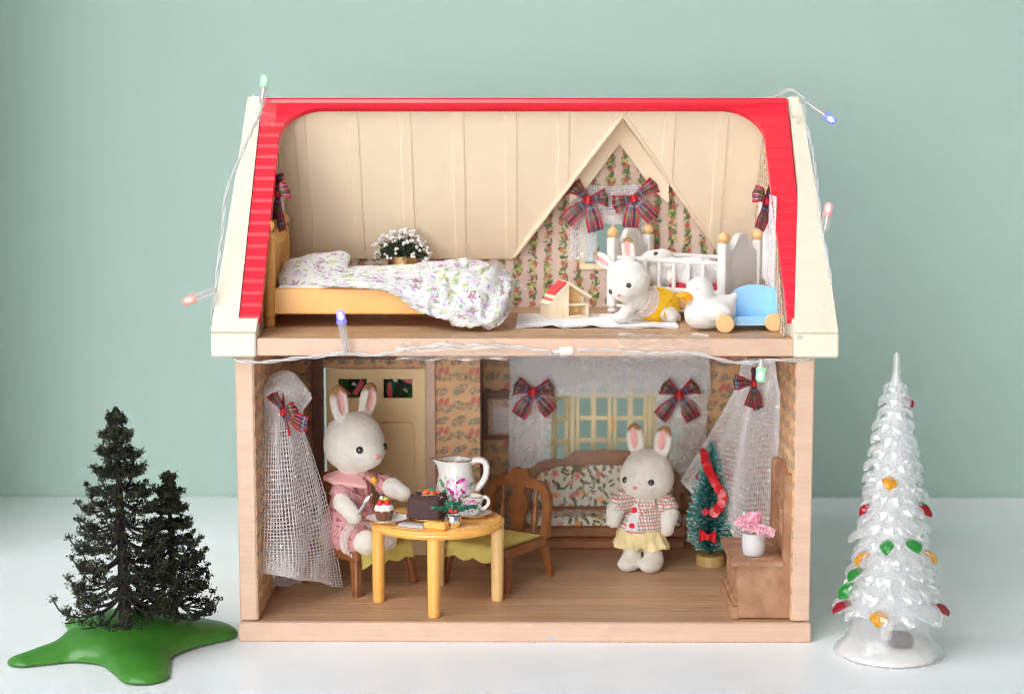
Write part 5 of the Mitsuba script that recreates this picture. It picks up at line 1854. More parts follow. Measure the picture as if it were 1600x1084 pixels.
sd = Polygon(np.vstack([spline([(cy1, ZU + 0.0138), (cy1 - .0060, ZU + 0.0118), (cy0 + .0060, ZU + 0.0076), (cy0 + .0006, ZU + 0.0066)], 24), [(cy0 + .0004, ZU + 0.0030), (cy1, ZU + 0.0030)]]))
add(k + '__side', yz(sd, cx0 - .0003, cx0 + .0012), 'blue_plastic', 40)
add(k + '__front_lip', rbox(cx0 + .0012, cx1 - .0016, cy0, cy0 + .0016, ZU + 0.0030, ZU + 0.0070, .0006), 'blue_plastic')
add(k + '__drawbar', tube([(.0945, .0350, ZU + 0.0048), (.1015, .0368, ZU + 0.0042)], .0012, 8), 'blue_plastic', True)

# ------------------------------------------------------------------ net curtains, bows, lights, tape
k = 'net_curtain'
lab(k, 'white glitter net curtain tied with a bow on the left wall, flaring to the floor', 'curtain')
rows = [
    [(-0.1151, 0.0660, 0.1177), (-0.1213, 0.0600, 0.1205), (-0.1264, 0.0500, 0.1184), (-0.1269, 0.0400, 0.1167), (-0.1213, 0.0360, 0.1205), (-0.1149, 0.0400, 0.1224), (-0.1103, 0.0480, 0.1168)],
    [(-0.1126, 0.0660, 0.1109), (-0.1214, 0.0600, 0.1137), (-0.1277, 0.0500, 0.1133), (-0.1277, 0.0340, 0.1138), (-0.1197, 0.0280, 0.1160), (-0.1108, 0.0360, 0.1154), (-0.1052, 0.0460, 0.1088)],
    [(-0.1157, 0.0640, 0.1027), (-0.1213, 0.0580, 0.1043), (-0.1270, 0.0480, 0.1053), (-0.1272, 0.0340, 0.1069), (-0.1193, 0.0290, 0.1077), (-0.1128, 0.0360, 0.1060), (-0.1082, 0.0440, 0.1040)],
    [(-0.1129, 0.0660, 0.0906), (-0.1199, 0.0580, 0.0933), (-0.1272, 0.0460, 0.0954), (-0.1275, 0.0290, 0.0983), (-0.1185, 0.0220, 0.0995), (-0.1124, 0.0320, 0.0991), (-0.1095, 0.0440, 0.0986)],
    [(-0.1079, 0.0700, 0.0678), (-0.1171, 0.0580, 0.0702), (-0.1279, 0.0420, 0.0734), (-0.1288, 0.0240, 0.0769), (-0.1173, 0.0150, 0.0787), (-0.1094, 0.0300, 0.0780), (-0.1042, 0.0500, 0.0783)],
    [(-0.1048, 0.0740, 0.0404), (-0.1161, 0.0600, 0.0419), (-0.1288, 0.0400, 0.0458), (-0.1298, 0.0220, 0.0521), (-0.1161, 0.0120, 0.0535), (-0.1054, 0.0300, 0.0532), (-0.0982, 0.0540, 0.0531)],
    [(-0.1055, 0.0780, 0.0175), (-0.1167, 0.0620, 0.0202), (-0.1285, 0.0400, 0.0270), (-0.1309, 0.0210, 0.0375), (-0.1158, 0.0120, 0.0366), (-0.1025, 0.0300, 0.0322), (-0.0950, 0.0570, 0.0288)],
    [(-0.1085, 0.0800, 0.0062), (-0.1190, 0.0660, 0.0088), (-0.1289, 0.0440, 0.0162), (-0.1313, 0.0230, 0.0287), (-0.1169, 0.0150, 0.0270), (-0.1029, 0.0320, 0.0201), (-0.0925, 0.0560, 0.0108)],
]
SL = patch(rows)
net_cloth(k, lambda u, v: SL(u, v) + np.stack([.0006 * np.sin(u * 40 + v * 5), .0009 * np.sin(u * 34 + 1 + v * 3), 0 * u], -1) * np.clip(v * 2, 0, 1)[..., None], 60, 80, .00023, 500, 1)

k = 'net_curtain_001'
lab(k, 'white glitter net curtain tied back with a bow in the right back corner', 'curtain')
rows = [
    [(0.1138, 0.1050, 0.1200), (0.1152, 0.0950, 0.1214), (0.1173, 0.0850, 0.1231), (0.1199, 0.0750, 0.1245), (0.1226, 0.0660, 0.1254), (0.1236, 0.0550, 0.1266)],
    [(0.1116, 0.1080, 0.1067), (0.1142, 0.0960, 0.1092), (0.1164, 0.0820, 0.1120), (0.1199, 0.0740, 0.1135), (0.1238, 0.0640, 0.1140), (0.1254, 0.0520, 0.1139)],
    [(0.1088, 0.1120, 0.0986), (0.1121, 0.1000, 0.1012), (0.1148, 0.0840, 0.1044), (0.1190, 0.0760, 0.1063), (0.1236, 0.0620, 0.1085), (0.1266, 0.0490, 0.1086)],
    [(0.1016, 0.1180, 0.0828), (0.1084, 0.1060, 0.0853), (0.1123, 0.0880, 0.0884), (0.1172, 0.0800, 0.0904), (0.1235, 0.0640, 0.0939), (0.1272, 0.0470, 0.0968)],
    [(0.0926, 0.1220, 0.0658), (0.1019, 0.1120, 0.0650), (0.1100, 0.0940, 0.0664), (0.1148, 0.0840, 0.0677), (0.1229, 0.0660, 0.0719), (0.1278, 0.0460, 0.0765)],
    [(0.0861, 0.1240, 0.0549), (0.0971, 0.1160, 0.0496), (0.1083, 0.1000, 0.0454), (0.1130, 0.0880, 0.0440), (0.1223, 0.0680, 0.0484), (0.1279, 0.0480, 0.0528)],
    [(0.0842, 0.1250, 0.0512), (0.0946, 0.1180, 0.0415), (0.1069, 0.1040, 0.0321), (0.1122, 0.0900, 0.0251), (0.1222, 0.0700, 0.0273), (0.1282, 0.0500, 0.0315)],
]
SR = patch(rows)
net_cloth(k, lambda u, v: SR(u, v) + np.stack([0 * u, .0016 * np.sin(u * 26 + v * 2), 0 * u], -1) * np.clip(v * 3, 0, 1)[..., None], 56, 52, .00024, 600, 2)

k = 'net_curtain_002'
lab(k, 'white glitter net valance with two side drapes over the bay window', 'curtain')
yv = .1790


def flat(x0, x1, z0, z1, y, amp, n):
    return lambda u, v: np.stack([x0 + (x1 - x0) * u + .0004 * np.sin(v * 9), y + amp * np.sin(u * n + v), z0 + (z1 - z0) * v + .0003 * np.sin(u * 21)], -1)


net_cloth(k + '__valance', flat(-.0079, .1041, .1330, .0897, yv, .0006, 30), 80, 25, .00036, 1500, 3, 'net_fine', .30)
net_cloth(k + '__valance_lining', flat(-.0072, .1035, .1330, .0932, yv + .0022, .0006, 24), 80, 26, .00036, 60, 4, 'net_fine', .30)
for i, (x0, x1, sw) in enumerate(((-.0083, .0154, 0), (.0746, .1027, .002))):
    S_ = lambda u, v, x0=x0, x1=x1, sw=sw: np.stack([x0 + (x1 - x0) * (u if True else 0) * (1 - .10 * v) + sw * v, yv - .0012 + .0012 * np.sin(u * 19 + 2 * v),   .0912 - v * .0520 + .0012 * np.sin(u * 5)], -1)  # noqa: E731
    net_cloth(k + '__drape' + ('' if i == 0 else '_001'), S_, 18, 38, .00032, 520, 5 + i, 'net_fine', .30)

k = 'net_curtain_003'
lab(k, 'small white net curtain pinned over the dormer window', 'curtain')
net_cloth(k + '__top', lambda u, v: np.stack([.0245 + .0395 * u, .1322 + .0005 * np.sin(u * 20), .2092 - .0195 * v + .0004 * np.sin(u * 9)], -1), 30, 15, .00030, 70, 8, 'net_fine', .30)
net_cloth(k + '__drape', lambda u, v: np.stack([.0245 + .0135 * u, .1316 + .0006 * np.sin(u * 13), .1900 - .0200 * v + .0005 * np.sin(u * 6)], -1), 11, 17, .00026, 50, 9, 'net_thread', .35)
net_cloth(k + '__drape_001', lambda u, v: np.stack([.0540 + .0125 * u, .1316 + .0006 * np.sin(u * 13), .1900 - .0190 * v + .0005 * np.sin(u * 6)], -1), 11, 16, .00026, 40, 10, 'net_thread', .35)

k = 'net_curtain_004'
lab(k, 'narrow white net curtain strip on the upper right gable wall', 'curtain')
xg = .1206
net_cloth(k, lambda u, v: np.stack([xg + .0003 * np.sin(u * 8), .1010 - .0620 * u + .0040 * v, .2080 - .0400 * v - .0060 * u * v], -1), 20, 22, .00026, 40, 12, 'net_thread')
k = 'net_curtain_005'
lab(k, 'narrow white net curtain strip on the upper left gable wall behind the bed', 'curtain')
net_cloth(k, lambda u, v: np.stack([-.1258 + .0003 * np.sin(u * 8), .0600 + .0500 * u, .2120 - .0460 * v], -1), 28, 26, .00032, 20, 13, 'net_thread')


def ribbon(key, path, across, w, mat='tartan', n=34, vlen=None):
    """path (m,3), across (m,3) unit, w (m,) half widths -> a ribbon with uv."""
    P, A = np.asarray(path), np.asarray(across)
    m_ = len(P)
    t = np.gradient(P, axis=0)
    t /= np.linalg.norm(t, axis=1, keepdims=True) + 1e-12
    nn = np.cross(t, A)
    us = np.linspace(-1, 1, 11)
    V = P[:, None] + A[:, None] * (np.asarray(w)[:, None] * us)[..., None] + nn[:, None] * (.10 * np.asarray(w)[:, None] * np.cos(us * 4.0)[None])[..., None]
    i, j = np.meshgrid(np.arange(m_ - 1), np.arange(10), indexing='ij')
    q = np.stack([i * 11 + j, (i + 1) * 11 + j, (i + 1) * 11 + j + 1, i * 11 + j + 1], -1).reshape(-1, 4)
    f = np.vstack([q[:, [0, 1, 2]], q[:, [0, 2, 3]]])
    d = np.r_[0, np.cumsum(np.linalg.norm(np.diff(P, axis=0), axis=1))]
    uv = np.stack([np.broadcast_to(us, (m_, 11)), np.broadcast_to((d / (2 * np.max(w)) if vlen is None else d / vlen)[:, None], (m_, 11))], -1).reshape(-1, 2)
    mm = trimesh.Trimesh(V.reshape(-1, 3), f, process=False)
    nrm = np.asarray(mm.vertex_normals)
    kk = len(V.reshape(-1, 3))
    mm = trimesh.Trimesh(np.vstack([mm.vertices + nrm * .00010, mm.vertices - nrm * .00010]), np.vstack([f, f[:, ::-1] + kk]), process=False)
    return add(key, mm, mat, True, uv=np.vstack([uv, uv]))


def bow(key, c, R, s, label, loops=((172, 1.0), (12, 1.0)), tails=((238, 1.0), (302, 1.0)), depth=1.0):
    """a tartan bow in the local xz plane facing -y; angles in degrees in that plane, lengths in units of s."""
    lab(key, label, 'bow', None)
    R, c = np.asarray(R, float), np.asarray(c, float)
    go = lambda q: np.asarray(q) @ R.T * s + c  # noqa: E731
    for ang, ln in loops:
        a = math.radians(ang)
        d, e = np.array([math.cos(a), 0, math.sin(a)]), np.array([-math.sin(a), 0, math.cos(a)])
        t = np.linspace(0, 1, 36)
        r = ln * np.sin(np.pi * t) ** .8
        yy = -.34 * depth * np.sin(2 * np.pi * t) * np.where(t < .5, 1.0, .45) - .06
        droop = .10 * np.sin(np.pi * t) ** 2
        P = r[:, None] * d + np.stack([0 * t, yy, -droop], 1)
        w = .13 + .36 * np.sin(np.pi * t) ** 1.1
        tw = .22 * np.sin(np.pi * t)
        A = np.cos(tw)[:, None] * e + np.sin(tw)[:, None] * np.array([0, -1, 0])
        ribbon(key + '__loop', go(P), A @ R.T, w * s, vlen=1.25 * s)
    for ang, ln in tails:
        a = math.radians(ang)
        d, e = np.array([math.cos(a), 0, math.sin(a)]), np.array([-math.sin(a), 0, math.cos(a)])
        t = np.linspace(0, 1, 22)
        P = (ln * t)[:, None] * d + np.stack([0 * t, -.06 - .20 * np.sin(t * 2.4) * depth, -.10 * t ** 2], 1)
        w = .10 + .30 * np.minimum(1, t * 1.5)
        ribbon(key + '__tail', go(P), np.broadcast_to(e @ R.T, (22, 3)), w * s, vlen=1.25 * s)
    kn, _ = sheet(lambda u, v: go(np.stack([.17 * np.sin((u - .5) * 4.2) * (1 + .25 * np.cos(v * 6.28)), -.12 - .20 * np.cos((u - .5) * 4.2), (v - .5) * .36 + .02 * np.sin(u * 12)], -1)), 16, 9, .0002)
    add(key + '__knot', kn, 'red_satin', True)


I3 = np.eye(3)
bow('tartan_bow', (0.0048, 0.1750, 0.0925), Ry(4), .0116, 'red tartan ribbon bow at the left end of the bay window valance', ((160, .95), (22, 1.0)), ((240, 1.30), (318, 1.28)))
bow('tartan_bow_001', (0.0868, 0.1750, 0.0908), Ry(-3), .0112, 'red tartan ribbon bow at the right end of the bay window valance', ((142, 1.0), (30, 1.05)), ((224, 1.45), (300, 1.35)))
bow('tartan_bow_002', (0.0335, 0.1285, 0.2023), Ry(6), .0108, 'red tartan ribbon bow on the left of the dormer window', ((140, 1.15), (18, .95)), ((228, 1.45), (292, 1.5)))
bow('tartan_bow_003', (0.0576, 0.1285, 0.2033), Ry(-16), .0104, 'red tartan ribbon bow on the right of the dormer window', ((178, 1.1), (20, 1.35)), ((246, 1.45), (300, 1.35)))
bow('tartan_bow_004', (-0.1158, 0.0280, 0.1051), Rz(-35), .0085, 'red tartan ribbon bow tying the left net curtain', ((120, 1.4), (18, 1.0)), ((278, 1.3), (348, 1.9), (340, 1.7)))
bow('tartan_bow_005', (0.1142, 0.0640, 0.1137), Rz(35), .0080, 'red tartan ribbon bow tying the right net curtain', ((168, 1.6), (75, 1.1)), ((250, 1.4), (282, 1.6)))
bow('tartan_bow_006', (0.1181, 0.0620, 0.2050), Rz(44), .0100, 'red tartan ribbon bow on the upper right gable wall', ((150, 1.0), (40, 1.0)), ((246, 1.4), (292, 1.5)))
bow('tartan_bow_007', (-0.1216, 0.0660, 0.2082), Rz(-50), .0090, 'dark red ribbon bow on the upper left gable wall above the bed', ((100, 1.2), (20, 1.0)), ((250, 1.7), (285, 2.0)))

# wreath of leaves hung outside the door
k = 'door_wreath'
lab(k, 'dark green leaves with a red ribbon hanging behind the door windows', 'wreath')
g = np.random.default_rng(31)
for i in range(34):
    x, z = -.1015 + .0430 * g.uniform(), .0935 + .0145 * g.uniform()
    Lf = g.uniform(.008, .014)
    m, _ = sheet(lambda u, v: np.stack([(u - .5) * Lf, .0008 * np.cos((v - .5) * 3) - .0010 * np.abs(v - .5), (v - .5) * Lf * .62 * np.sin(np.pi * (.04 + .92 * u)) ** .8], -1), 12, 7, .0003)
    add(k + '__leaf', placed(m, Ry(g.uniform(0, 180)) @ Rz(g.uniform(-35, 35)) @ Rx(g.uniform(-35, 35)), (x, .1395 + g.uniform(0, .006), z)), ('wreath_leaf', 'leaf_dark', 'holly_leaf')[i % 3], True)
for x, z, a in ((-.0985, .0985, 40), (-.0900, .1000, -60), (-.0735, .0985, 85), (-.0620, .1035, 20)):
    add(k + '__ribbon', placed(rbox(-.0045, .0045, -.0002, .0002, -.0014, .0014, .0001), Ry(a), (x, .1388, z)), 'red_satin')
for x, z, a in ((-.0925, .1020, 30), (-.0870, .0965, -20), (-.0645, .0985, 60), (-.0700, .1040, 10)):
    add(k + '__white_bloom', placed(rbox(-.0012, .0012, -.0003, .0003, -.0008, .0008, .0002), Ry(a), (x, .1386, z)), 'white_cloth')
add(k + '__backing', rbox(-.1035, -.0565, .1475, .1490, .0900, .1110, .0004), 'leaf_dark')

# ---- string of lights
k = 'fairy_lights'
lab(k, 'clear wired string of small coloured lights taped round the dollhouse', 'fairy lights')


def wires(pts, n, turns, gap=.00050, r=.00044):
    P = spline(pts, n)
    t, a, b = frame_tube(P)
    ph = np.linspace(0, turns * 2 * np.pi, n)
    for s in (0, np.pi):
        q = P + gap * (np.cos(ph + s)[:, None] * a + np.sin(ph + s)[:, None] * b)
        add(k + '__wire', tube(q, r, 7), 'wire', True)


wires([(-0.1353, 0.0000, 0.1345), (-0.1303, -0.0055, 0.1340), (-0.1215, -0.0050, 0.1337), (-0.1040, -0.0045, 0.1357), (-0.0949, -0.0040, 0.1363), (-0.0812, -0.0045, 0.1378), (-0.0705, -0.0045, 0.1369), (-0.0572, -0.0040, 0.1393), (-0.0343, -0.0035, 0.1410), (-0.0142, -0.0035, 0.1410), (0.0030, -0.0035, 0.1399), (0.0155, -0.0040, 0.1382), (0.0267, -0.0035, 0.1393), (0.0436, -0.0035, 0.1390), (0.0611, -0.0035, 0.1378), (0.0753, -0.0035, 0.1381), (0.0821, -0.0040, 0.1373), (0.0891, -0.0050, 0.1354), (0.1018, -0.0055, 0.1337), (0.1136, -0.0055, 0.1349), (0.1242, -0.0055, 0.1349), (0.1338, -0.0010, 0.1352)], 300, 13)
wires([(-0.1311, 0.0800, 0.2532), (-0.1309, 0.0620, 0.2457), (-0.1324, 0.0500, 0.2393), (-0.1345, 0.0400, 0.2321), (-0.1383, 0.0300, 0.2205), (-0.1416, 0.0240, 0.2095), (-0.1424, 0.0180, 0.1941), (-0.1439, 0.0120, 0.1786), (-0.1443, 0.0060, 0.1671), (-0.1471, 0.0100, 0.1516), (-0.1440, 0.0150, 0.1364)], 160, 7)
wires([(0.1229, 0.1010, 0.2555), (0.1290, 0.0980, 0.2568), (0.1347, 0.0930, 0.2594), (0.1398, 0.0920, 0.2565), (0.1398, 0.0800, 0.2481), (0.1411, 0.0700, 0.2359), (0.1415, 0.0550, 0.2234), (0.1410, 0.0400, 0.2095), (0.1419, 0.0320, 0.1933), (0.1430, 0.0240, 0.1832), (0.1444, 0.0160, 0.1688), (0.1460, 0.0080, 0.1485), (0.1454, 0.0100, 0.1361)], 170, 7)
wires([(-0.0934, -0.0040, 0.1366), (-0.0887, -0.0060, 0.1377), (-0.0824, -0.0070, 0.1394)], 30, 1)


scene['clear_sleeve'] = {'type': 'blendbsdf', 'weight': .12, 'a': {'type': 'thindielectric', 'int_ior': 1.5}, 'b': {'type': 'principledthin', 'base_color': rgb(.9, .9, .92), 'roughness': .2, 'diff_trans': 1.0, 'eta': 1.4}}


def led(a, b, tint, power, sleeve=True):
    """one light from its wire end a to its tip b."""
    a, b = np.asarray(a, float), np.asarray(b, float)
    d = (b - a) / np.linalg.norm(b - a)
    Ln = np.linalg.norm(b - a)
    key = free(k + '__light')
    scene[key] = None
    del scene[key]
    n = sum(1 for q in scene if q.startswith(k + '__light') and q.endswith('__bulb'))
    key = k + '__light' + (f'_{n:03d}' if n else '')
    at = np.stack([np.cross([.3, .9, .1], d) / np.linalg.norm(np.cross([.3, .9, .1], d)), np.zeros(3), d], 1)
    at[:, 1] = np.cross(d, at[:, 0])
    if sleeve:
        add(key + '__sleeve', placed(lathe([(.0012, 0), (.0016, .0005), (.0020, Ln - .0076), (.0020, Ln - .0062), (.0018, Ln - .0062), (.0015, .001)], 18), at, a), 'clear_sleeve', 40)
        for s in (-1, 1):
            add(key + '__lead', tube([a + at[:, 0] * s * .0004, a + d * (Ln - .0045) + at[:, 0] * s * .0006], .00018, 5), 'copper')
    prof = [(.0014, Ln - .0066), (.0025, Ln - .0064), (.0025, Ln - .0054), (.0021, Ln - .0053), (.0021, Ln - .0020), (.0018, Ln - .0008), (.0010, Ln - .0002), (.0001, Ln)]
    mkey = 'led_' + '_'.join(str(int(100 * x)) for x in tint)
    if mkey not in scene:
        scene[mkey] = {'type': 'blendbsdf', 'weight': .55, 'a': {'type': 'thindielectric', 'int_ior': 1.45}, 'b': {'type': 'twosided', 'nested': {'type': 'principled', 'base_color': rgb(*tint), 'roughness': .2}}}
    add(key + '__bulb', placed(lathe(prof, 20), at, a), mkey, 40)
    ch = add(key + '__chip', placed(ball((0, 0, 0), (.0010, .0010, .0019), 2), at, a + d * (Ln - .0032)), mkey, True)
    scene[ch]['emitter'] = {'type': 'area', 'radiance': rgb(*(power * (.15 + .85 * np.array(tint) / max(tint))))}


led((-0.1318, 0.0800, 0.2523), (-0.1299, 0.0800, 0.2672), (.45, .85, .55), 2.0)
led((0.1405, 0.0900, 0.2542), (0.1562, 0.0840, 0.2430), (.35, .38, .95), 6.0)
led((0.1429, 0.0300, 0.1920), (0.1450, 0.0300, 0.2060), (.95, .45, .45), 2.5)
led((-0.1440, 0.0060, 0.1665), (-0.1593, 0.0020, 0.1606), (.95, .40, .35), 2.0)
led((-0.0823, -0.0080, 0.1392), (-0.0846, -0.0120, 0.1589), (.35, .32, 1.0), 14.0)
led((0.0125, -0.0050, 0.1383), (0.0228, -0.0060, 0.1396), (.95, .82, .78), 2.0)
led((0.1097, -0.0060, 0.1355), (0.1082, -0.0100, 0.1254), (.45, .95, .60), 4.0)

for i, (x0, x1, z0, z1, lb) in enumerate(((-.0598, -.0080, .1345, .1440, 'strip of clear tape holding the wire at the middle left of the floor edge'), (.0440, .0860, .1350, .1462, 'strip of clear tape holding the wire on the right half of the floor edge'))):
    kk = 'clear_tape' + (f'_{i:03d}' if i else '')
    S_ = lambda u, v: np.stack([x0 + (x1 - x0) * u + .0008 * np.sin(v * 5 + i), -.0022 - .0022 * np.exp(-((v - .55 + .06 * np.sin(u * 5)) / .22) ** 2) + .0022 * np.clip((v - .86) / .14, 0, 1) ** 2 * 3 + .00012 * np.sin(u * 23) * np.sin(v * 9), z0 + (z1 - z0) * v + .0004 * np.sin(u * 17)], -1)  # noqa: E731
    m, _ = sheet(S_, 60, 24)
    add(kk, m, 'clear_film', True)
    lab(kk, lb, 'clear tape')
kk = 'clear_tape_002'
m, _ = sheet(lambda u, v: np.array((-0.1311, 0.0640, 0.2507)) + np.stack([(u - .3) * .012, (v - .5) * .009 - .0012 * np.sin(u * 3), (v - .5) * .011 - .004 * u + .0008 * np.sin(v * 7)], -1), 24, 16)
add(kk, m, 'clear_film', True)
lab(kk, 'crumpled clear tape at the top left corner of the red roof edge', 'clear tape')

# ------------------------------------------------------------------ the toy fir trees on a green base
k = 'toy_fir_trees'
lab(k, 'two dark green toy fir trees standing on one glossy green base', 'toy trees')
lobes = [((-0.2270, -0.0383, 0.0000), .0090), ((-0.1682, -0.0607, 0.0000), .0118), ((-0.1489, 0.0052, 0.0000), .0125), ((-0.2158, 0.0223, 0.0000), .0090), ((-0.1677, 0.0030, 0.0000), .0170)]
cb = np.array((-0.1864, -0.0098, 0.0000))


def grass(P):
    q = P * [1, 1, 1.85]
    d = None
    for c_, r in lobes:
        c_ = np.asarray(c_, float)
        e = cap(q, (*cb[:2], .0020), (*c_[:2], -.0010), .0205, r)
        d = e if d is None else smin(d, e, .016)
    return smax(d, .0004 - P[:, 2], .0016)


add(k + '__base', nets(grass, (-.255, -.115, -.002), (-.115, .060, .022), .0011), 'grass_plastic', True)
g = np.random.default_rng(77)


def fir(n, foot, apex, rad, levels):
    foot, apex = np.asarray(foot, float), np.asarray(apex, float)
    kk = k + '__tree' + (f'_{n:03d}' if n else '')
    h = apex - foot
    add(kk + '__trunk', tube(np.array([foot + h * t for t in np.linspace(0, .97, 12)]), np.linspace(.0034, .0007, 12) * (rad / .029), 10), 'bark', True)
    br, V, F, cnt = [], [], [], 0
    for lv in range(levels):
        t = .215 + .765 * (lv / (levels - 1)) ** .95
        R_ = rad * ((1 - t) / .81) ** .80 * .98 + .0020
        nb = max(6, int(13 - 7 * t))
        for j in range(nb):
            a = 2 * np.pi * (j + .5 * (lv % 2)) / nb + g.normal(0, .12)
            r = R_ * g.uniform(.82, 1.10)
            o = foot + h * (t + g.normal(0, .006))
            dirv = np.array([math.cos(a), math.sin(a), 0])
            drop = -.20 * r - .14 * r * (1 - t)
            pts = np.array([o + [0, 0, .0012], o + dirv * r * .45 + [0, 0, drop * 1.3], o + dirv * r * .8 + [0, 0, drop * 1.2], o + dirv * r + [0, 0, drop * .4]])
            P = spline(pts, 9)
            br.append(tube(P, np.linspace(.0007, .00025, 9) * (rad / .029) + .0001, 5))
            for s_ in (-1, 1):
                side = np.array([-math.sin(a), math.cos(a), 0]) * s_
                q0 = P[4]
                e = q0 + dirv * r * .38 + side * r * .22 + [0, 0, -.02 * r]
                br.append(tube(spline([q0, (q0 + e) / 2 + [0, 0, -.03 * r], e], 5), .0003, 4))
            side = np.array([-math.sin(a), math.cos(a), 0])
            cl = [(.99, 0), (.84, .10), (.80, -.12), (.66, 0), (.78, .26), (.76, -.27)]
            if t > .70:
                cl += [(.45, .08), (.25, -.05)]
            C = []
            for f_, s_ in cl:
                q0 = o + dirv * r * f_ + side * r * s_ + np.array([0, 0, np.interp(f_, [0, .45, .8, 1], [0, drop * 1.5, drop * 1.2, drop * .4]) + .0006])
                sg = .00105 * (rad / .0275) ** .5 * (.75 + .35 * r / rad)
                C.append(q0 + g.normal(0, 1, (38, 3)) * sg * [1, 1, .72])
            C = np.vstack(C)
            nf = len(C)
            nrm = g.normal(size=(nf, 3))
            nrm /= np.linalg.norm(nrm, axis=1, keepdims=True)
            u_ = np.cross(nrm, g.normal(size=(nf, 3)))
            u_ /= np.linalg.norm(u_, axis=1, keepdims=True)
            w_ = np.cross(nrm, u_)
            s = g.uniform(.00030, .00066, (nf, 1))
            q = np.stack([C - u_ * s, C + w_ * s, C + u_ * s, C - w_ * s, C + nrm * s * .9], 1)
            V.append(q.reshape(-1, 3))
            f = np.array([[0, 1, 4], [1, 2, 4], [2, 3, 4], [3, 0, 4]])
            F.append((f[None] + 5 * np.arange(nf)[:, None, None]).reshape(-1, 3) + cnt)
            cnt += 5 * nf
    nf = 1900                                                # the dense tip
    tt = g.uniform(.74, 1.02, nf)
    a, rr = g.uniform(0, 2 * np.pi, nf), np.sqrt(g.uniform(0, 1, nf)) * np.interp(tt, [.74, .88, .97, 1.02], [.0078, .0064, .0036, .0008]) * (rad / .029)
    C = foot + h * tt[:, None] + np.stack([rr * np.cos(a), rr * np.sin(a), 0 * a], 1)
    nrm = g.normal(size=(nf, 3))
    nrm /= np.linalg.norm(nrm, axis=1, keepdims=True)
    u_ = np.cross(nrm, g.normal(size=(nf, 3)))
    u_ /= np.linalg.norm(u_, axis=1, keepdims=True)
    w_ = np.cross(nrm, u_)
    s = g.uniform(.0003, .0007, (nf, 1))
    V.append(np.stack([C - u_ * s, C + w_ * s, C + u_ * s, C - w_ * s, C + nrm * s * .9], 1).reshape(-1, 3))
    f = np.array([[0, 1, 4], [1, 2, 4], [2, 3, 4], [3, 0, 4]])
    F.append((f[None] + 5 * np.arange(nf)[:, None, None]).reshape(-1, 3) + cnt)
    add(kk + '__branches', cat(br), 'bark', True, kind='stuff')
    add(kk + '__foliage', trimesh.Trimesh(np.vstack(V), np.vstack(F), process=False), 'pine_needle', False, kind='stuff')


fir(0, (-0.1835, -0.0264, 0.0110), (-0.1841, -0.0320, 0.1149), .0285, 11)
fir(1, (-0.1651, -0.0065, 0.0090), (-0.1654, -0.0100, 0.0821), .0205, 9)

# ------------------------------------------------------------------ the acrylic tree
k = 'acrylic_tree'
lab(k, 'clear acrylic Christmas tree with coloured leaf tips on a frosted bell base', 'Christmas tree')
c = np.array([.1685, -.0215])
add(k + '__base', lathe([(.0250, .0006), (.0256, .0018), (.0245, .0036), (.0215, .0062), (.0190, .0100), (.0176, .0150), (.0168, .0230), (.0160, .0230), (.0168, .0150), (.0182, .0100), (.0208, .0062), (.0240, .0030)], 64, (*c, 0)), 'frosted', 40)
add(k + '__base__disc', lathe([(.0225, .0008), (.0225, .0030), (.0205, .0040), (.001, .0042)], 48, (*c, 0)), 'cream_white', 40)
add(k + '__base__switch', rbox(c[0] + .0000, c[0] + .0100, c[1] - .0060, c[1] + .004, .0045, .0105, .001), 'chocolate')
zs_ = np.array([.0205, .030, .045, .060, .075, .090, .105, .118, .126, .1300])
rs_ = np.array([.0235, .0200, .0160, .0138, .0118, .0095, .0068, .0042, .0026, .0015])
scene['milky_core'] = {'type': 'blendbsdf', 'weight': .55, 'a': {'type': 'thindielectric', 'int_ior': 1.3}, 'b': {'type': 'principledthin', 'base_color': rgb(.93, .935, .95), 'roughness': .3, 'diff_trans': 1.0, 'eta': 1.3}}
add(k + '__core', lathe([(.001, .0200)] + [(r * .80, z) for r, z in zip(rs_, zs_)] + [(.0003, .1305)], 40, (*c, 0)), 'milky_core', True)
add(k + '__spire', lathe([(.0026, .1230), (.0030, .1262), (.0020, .1290), (.0017, .1330), (.0014, .1390), (.0005, .1408), (.0001, .1409)], 14, (*c, 0)), 'spire_glass', 40)
pt = [(.0, .22), (.25, .42), (.50, .50), (.75, .36), (.90, .18), (1.0, .03)]


def drop(w_, th, seed):
    g2 = np.random.default_rng(seed)
    k1, k2 = g2.uniform(-.05, .05, 2)
    m, _ = sheet(lambda u, v: np.stack([u * (1 - .10 * u * u), (v - .5) * 2 * w_ * np.interp(u, [p[0] for p in pt], [p[1] for p in pt]) + k1 * u, .20 * np.sin(u * 1.9) - .30 * u ** 2.2 - .10 * np.abs(v - .5) * 2 + k2 * np.sin(u * 7) * .4 + .035 * np.cos((v - .5) * 22)], -1), 12, 9, th)
    return m


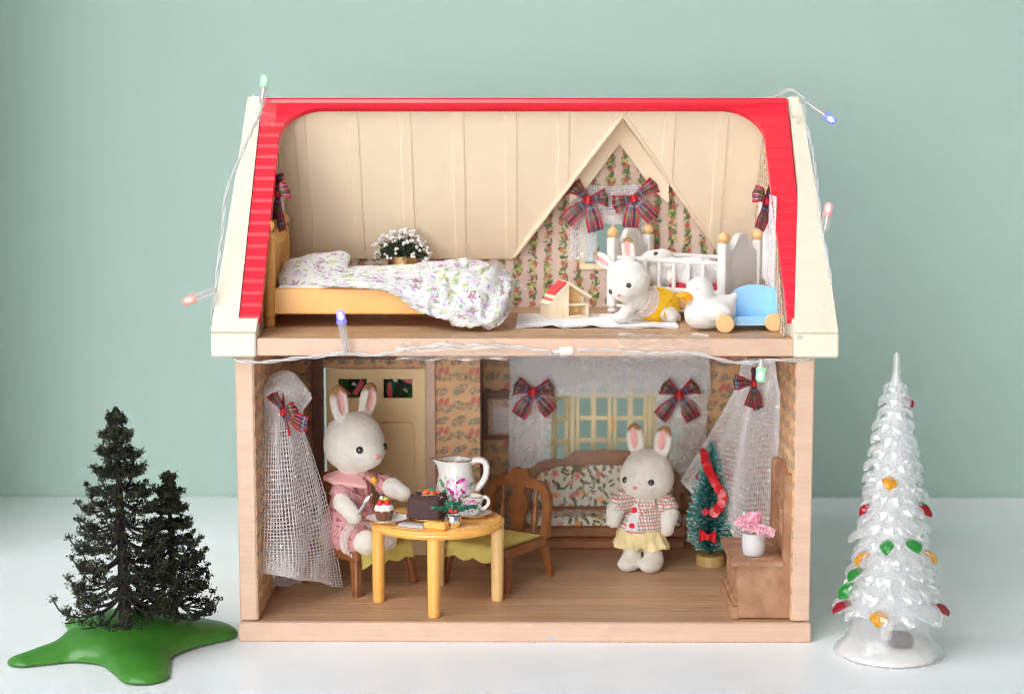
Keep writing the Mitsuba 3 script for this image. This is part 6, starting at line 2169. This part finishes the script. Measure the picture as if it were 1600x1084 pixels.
g = np.random.default_rng(99)
leafs = [mikit.ply(drop(.62 + .07 * i, .13, i), None, smooth=True) for i in range(5)]
z, ti_ = .0240, 0
spots = [(.024, -112, 'crystal_yellow'), (.024, -62, 'crystal_green'), (.024, -166, 'crystal_red'), (.024, -18, 'crystal_red'), (.024, 14, 'crystal_red'), (.032, 178, 'crystal_green'), (.040, -170, 'crystal_green'),
         (.0520, -162, 'crystal_yellow'), (.0520, -12, 'crystal_yellow'), (.0590, -108, 'crystal_green'), (.0590, -60, 'crystal_green'), (.0720, -168, 'crystal_red'), (.0720, -16, 'crystal_red'), (.0740, 12, 'crystal_green'), (.0850, -95, 'crystal_yellow'), (.1200, -12, 'crystal_red')]
seen = set()
while z < .1265:
    R_ = float(np.interp(z, zs_, rs_))
    Ln = .0062 + .0058 * (R_ / .0235)
    n_ = max(5, int(2 * np.pi * R_ / (Ln * .56)))
    for j in range(n_):
        a = 360 * (j + .5 * (ti_ % 2)) / n_ + g.normal(0, 4)
        Rm = Rz(a) @ Ry(20 + g.normal(0, 6) + 90 * (z / .126) * .26) @ Rx(g.normal(0, 14))
        p = np.array([c[0] + R_ * .70 * math.cos(math.radians(a)), c[1] + R_ * .70 * math.sin(math.radians(a)), z + .0022])
        near = [q for q in spots if q not in seen and abs(q[0] - z) < .0042 and abs((q[1] - a + 180) % 360 - 180) < 200 / n_]
        M = np.eye(4)
        s_ = Ln * g.uniform(.88, 1.15)
        M[:3, :3], M[:3, 3] = Rm * s_, p
        key = add(k + '__leaf', leafs[g.integers(0, 5)], 'crystal')
        scene[key]['to_world'] = T(M)
        if near:
            seen.add(near[0])
            M2 = M.copy()
            M2[:3, :3] = Rm * s_ * .82
            M2[:3, 3] = p + Rm @ np.array([.28, 0, .02]) * s_ + np.array([math.cos(math.radians(a)), math.sin(math.radians(a)), .3]) * .0005
            k2 = add(k + '__painted_tip', leafs[g.integers(0, 5)], near[0][2], label={'crystal_red': 'deep red painted leaf tip', 'crystal_green': 'green painted leaf tip', 'crystal_yellow': 'amber painted leaf tip'}[near[0][2]])
            scene[k2]['to_world'] = T(M2)
    z += Ln * .74
    ti_ += 1
th = np.linspace(0, 1, 20)
add(k + '__hanging_loop', tube(spline([(0.1712, -0.0220, 0.1319), (0.1679, -0.0240, 0.1296), (0.1656, -0.0260, 0.1264), (0.1639, -0.0260, 0.1231), (0.1661, -0.0240, 0.1220), (0.1702, -0.0220, 0.1228)], 30), .00022, 6), 'wire', True)
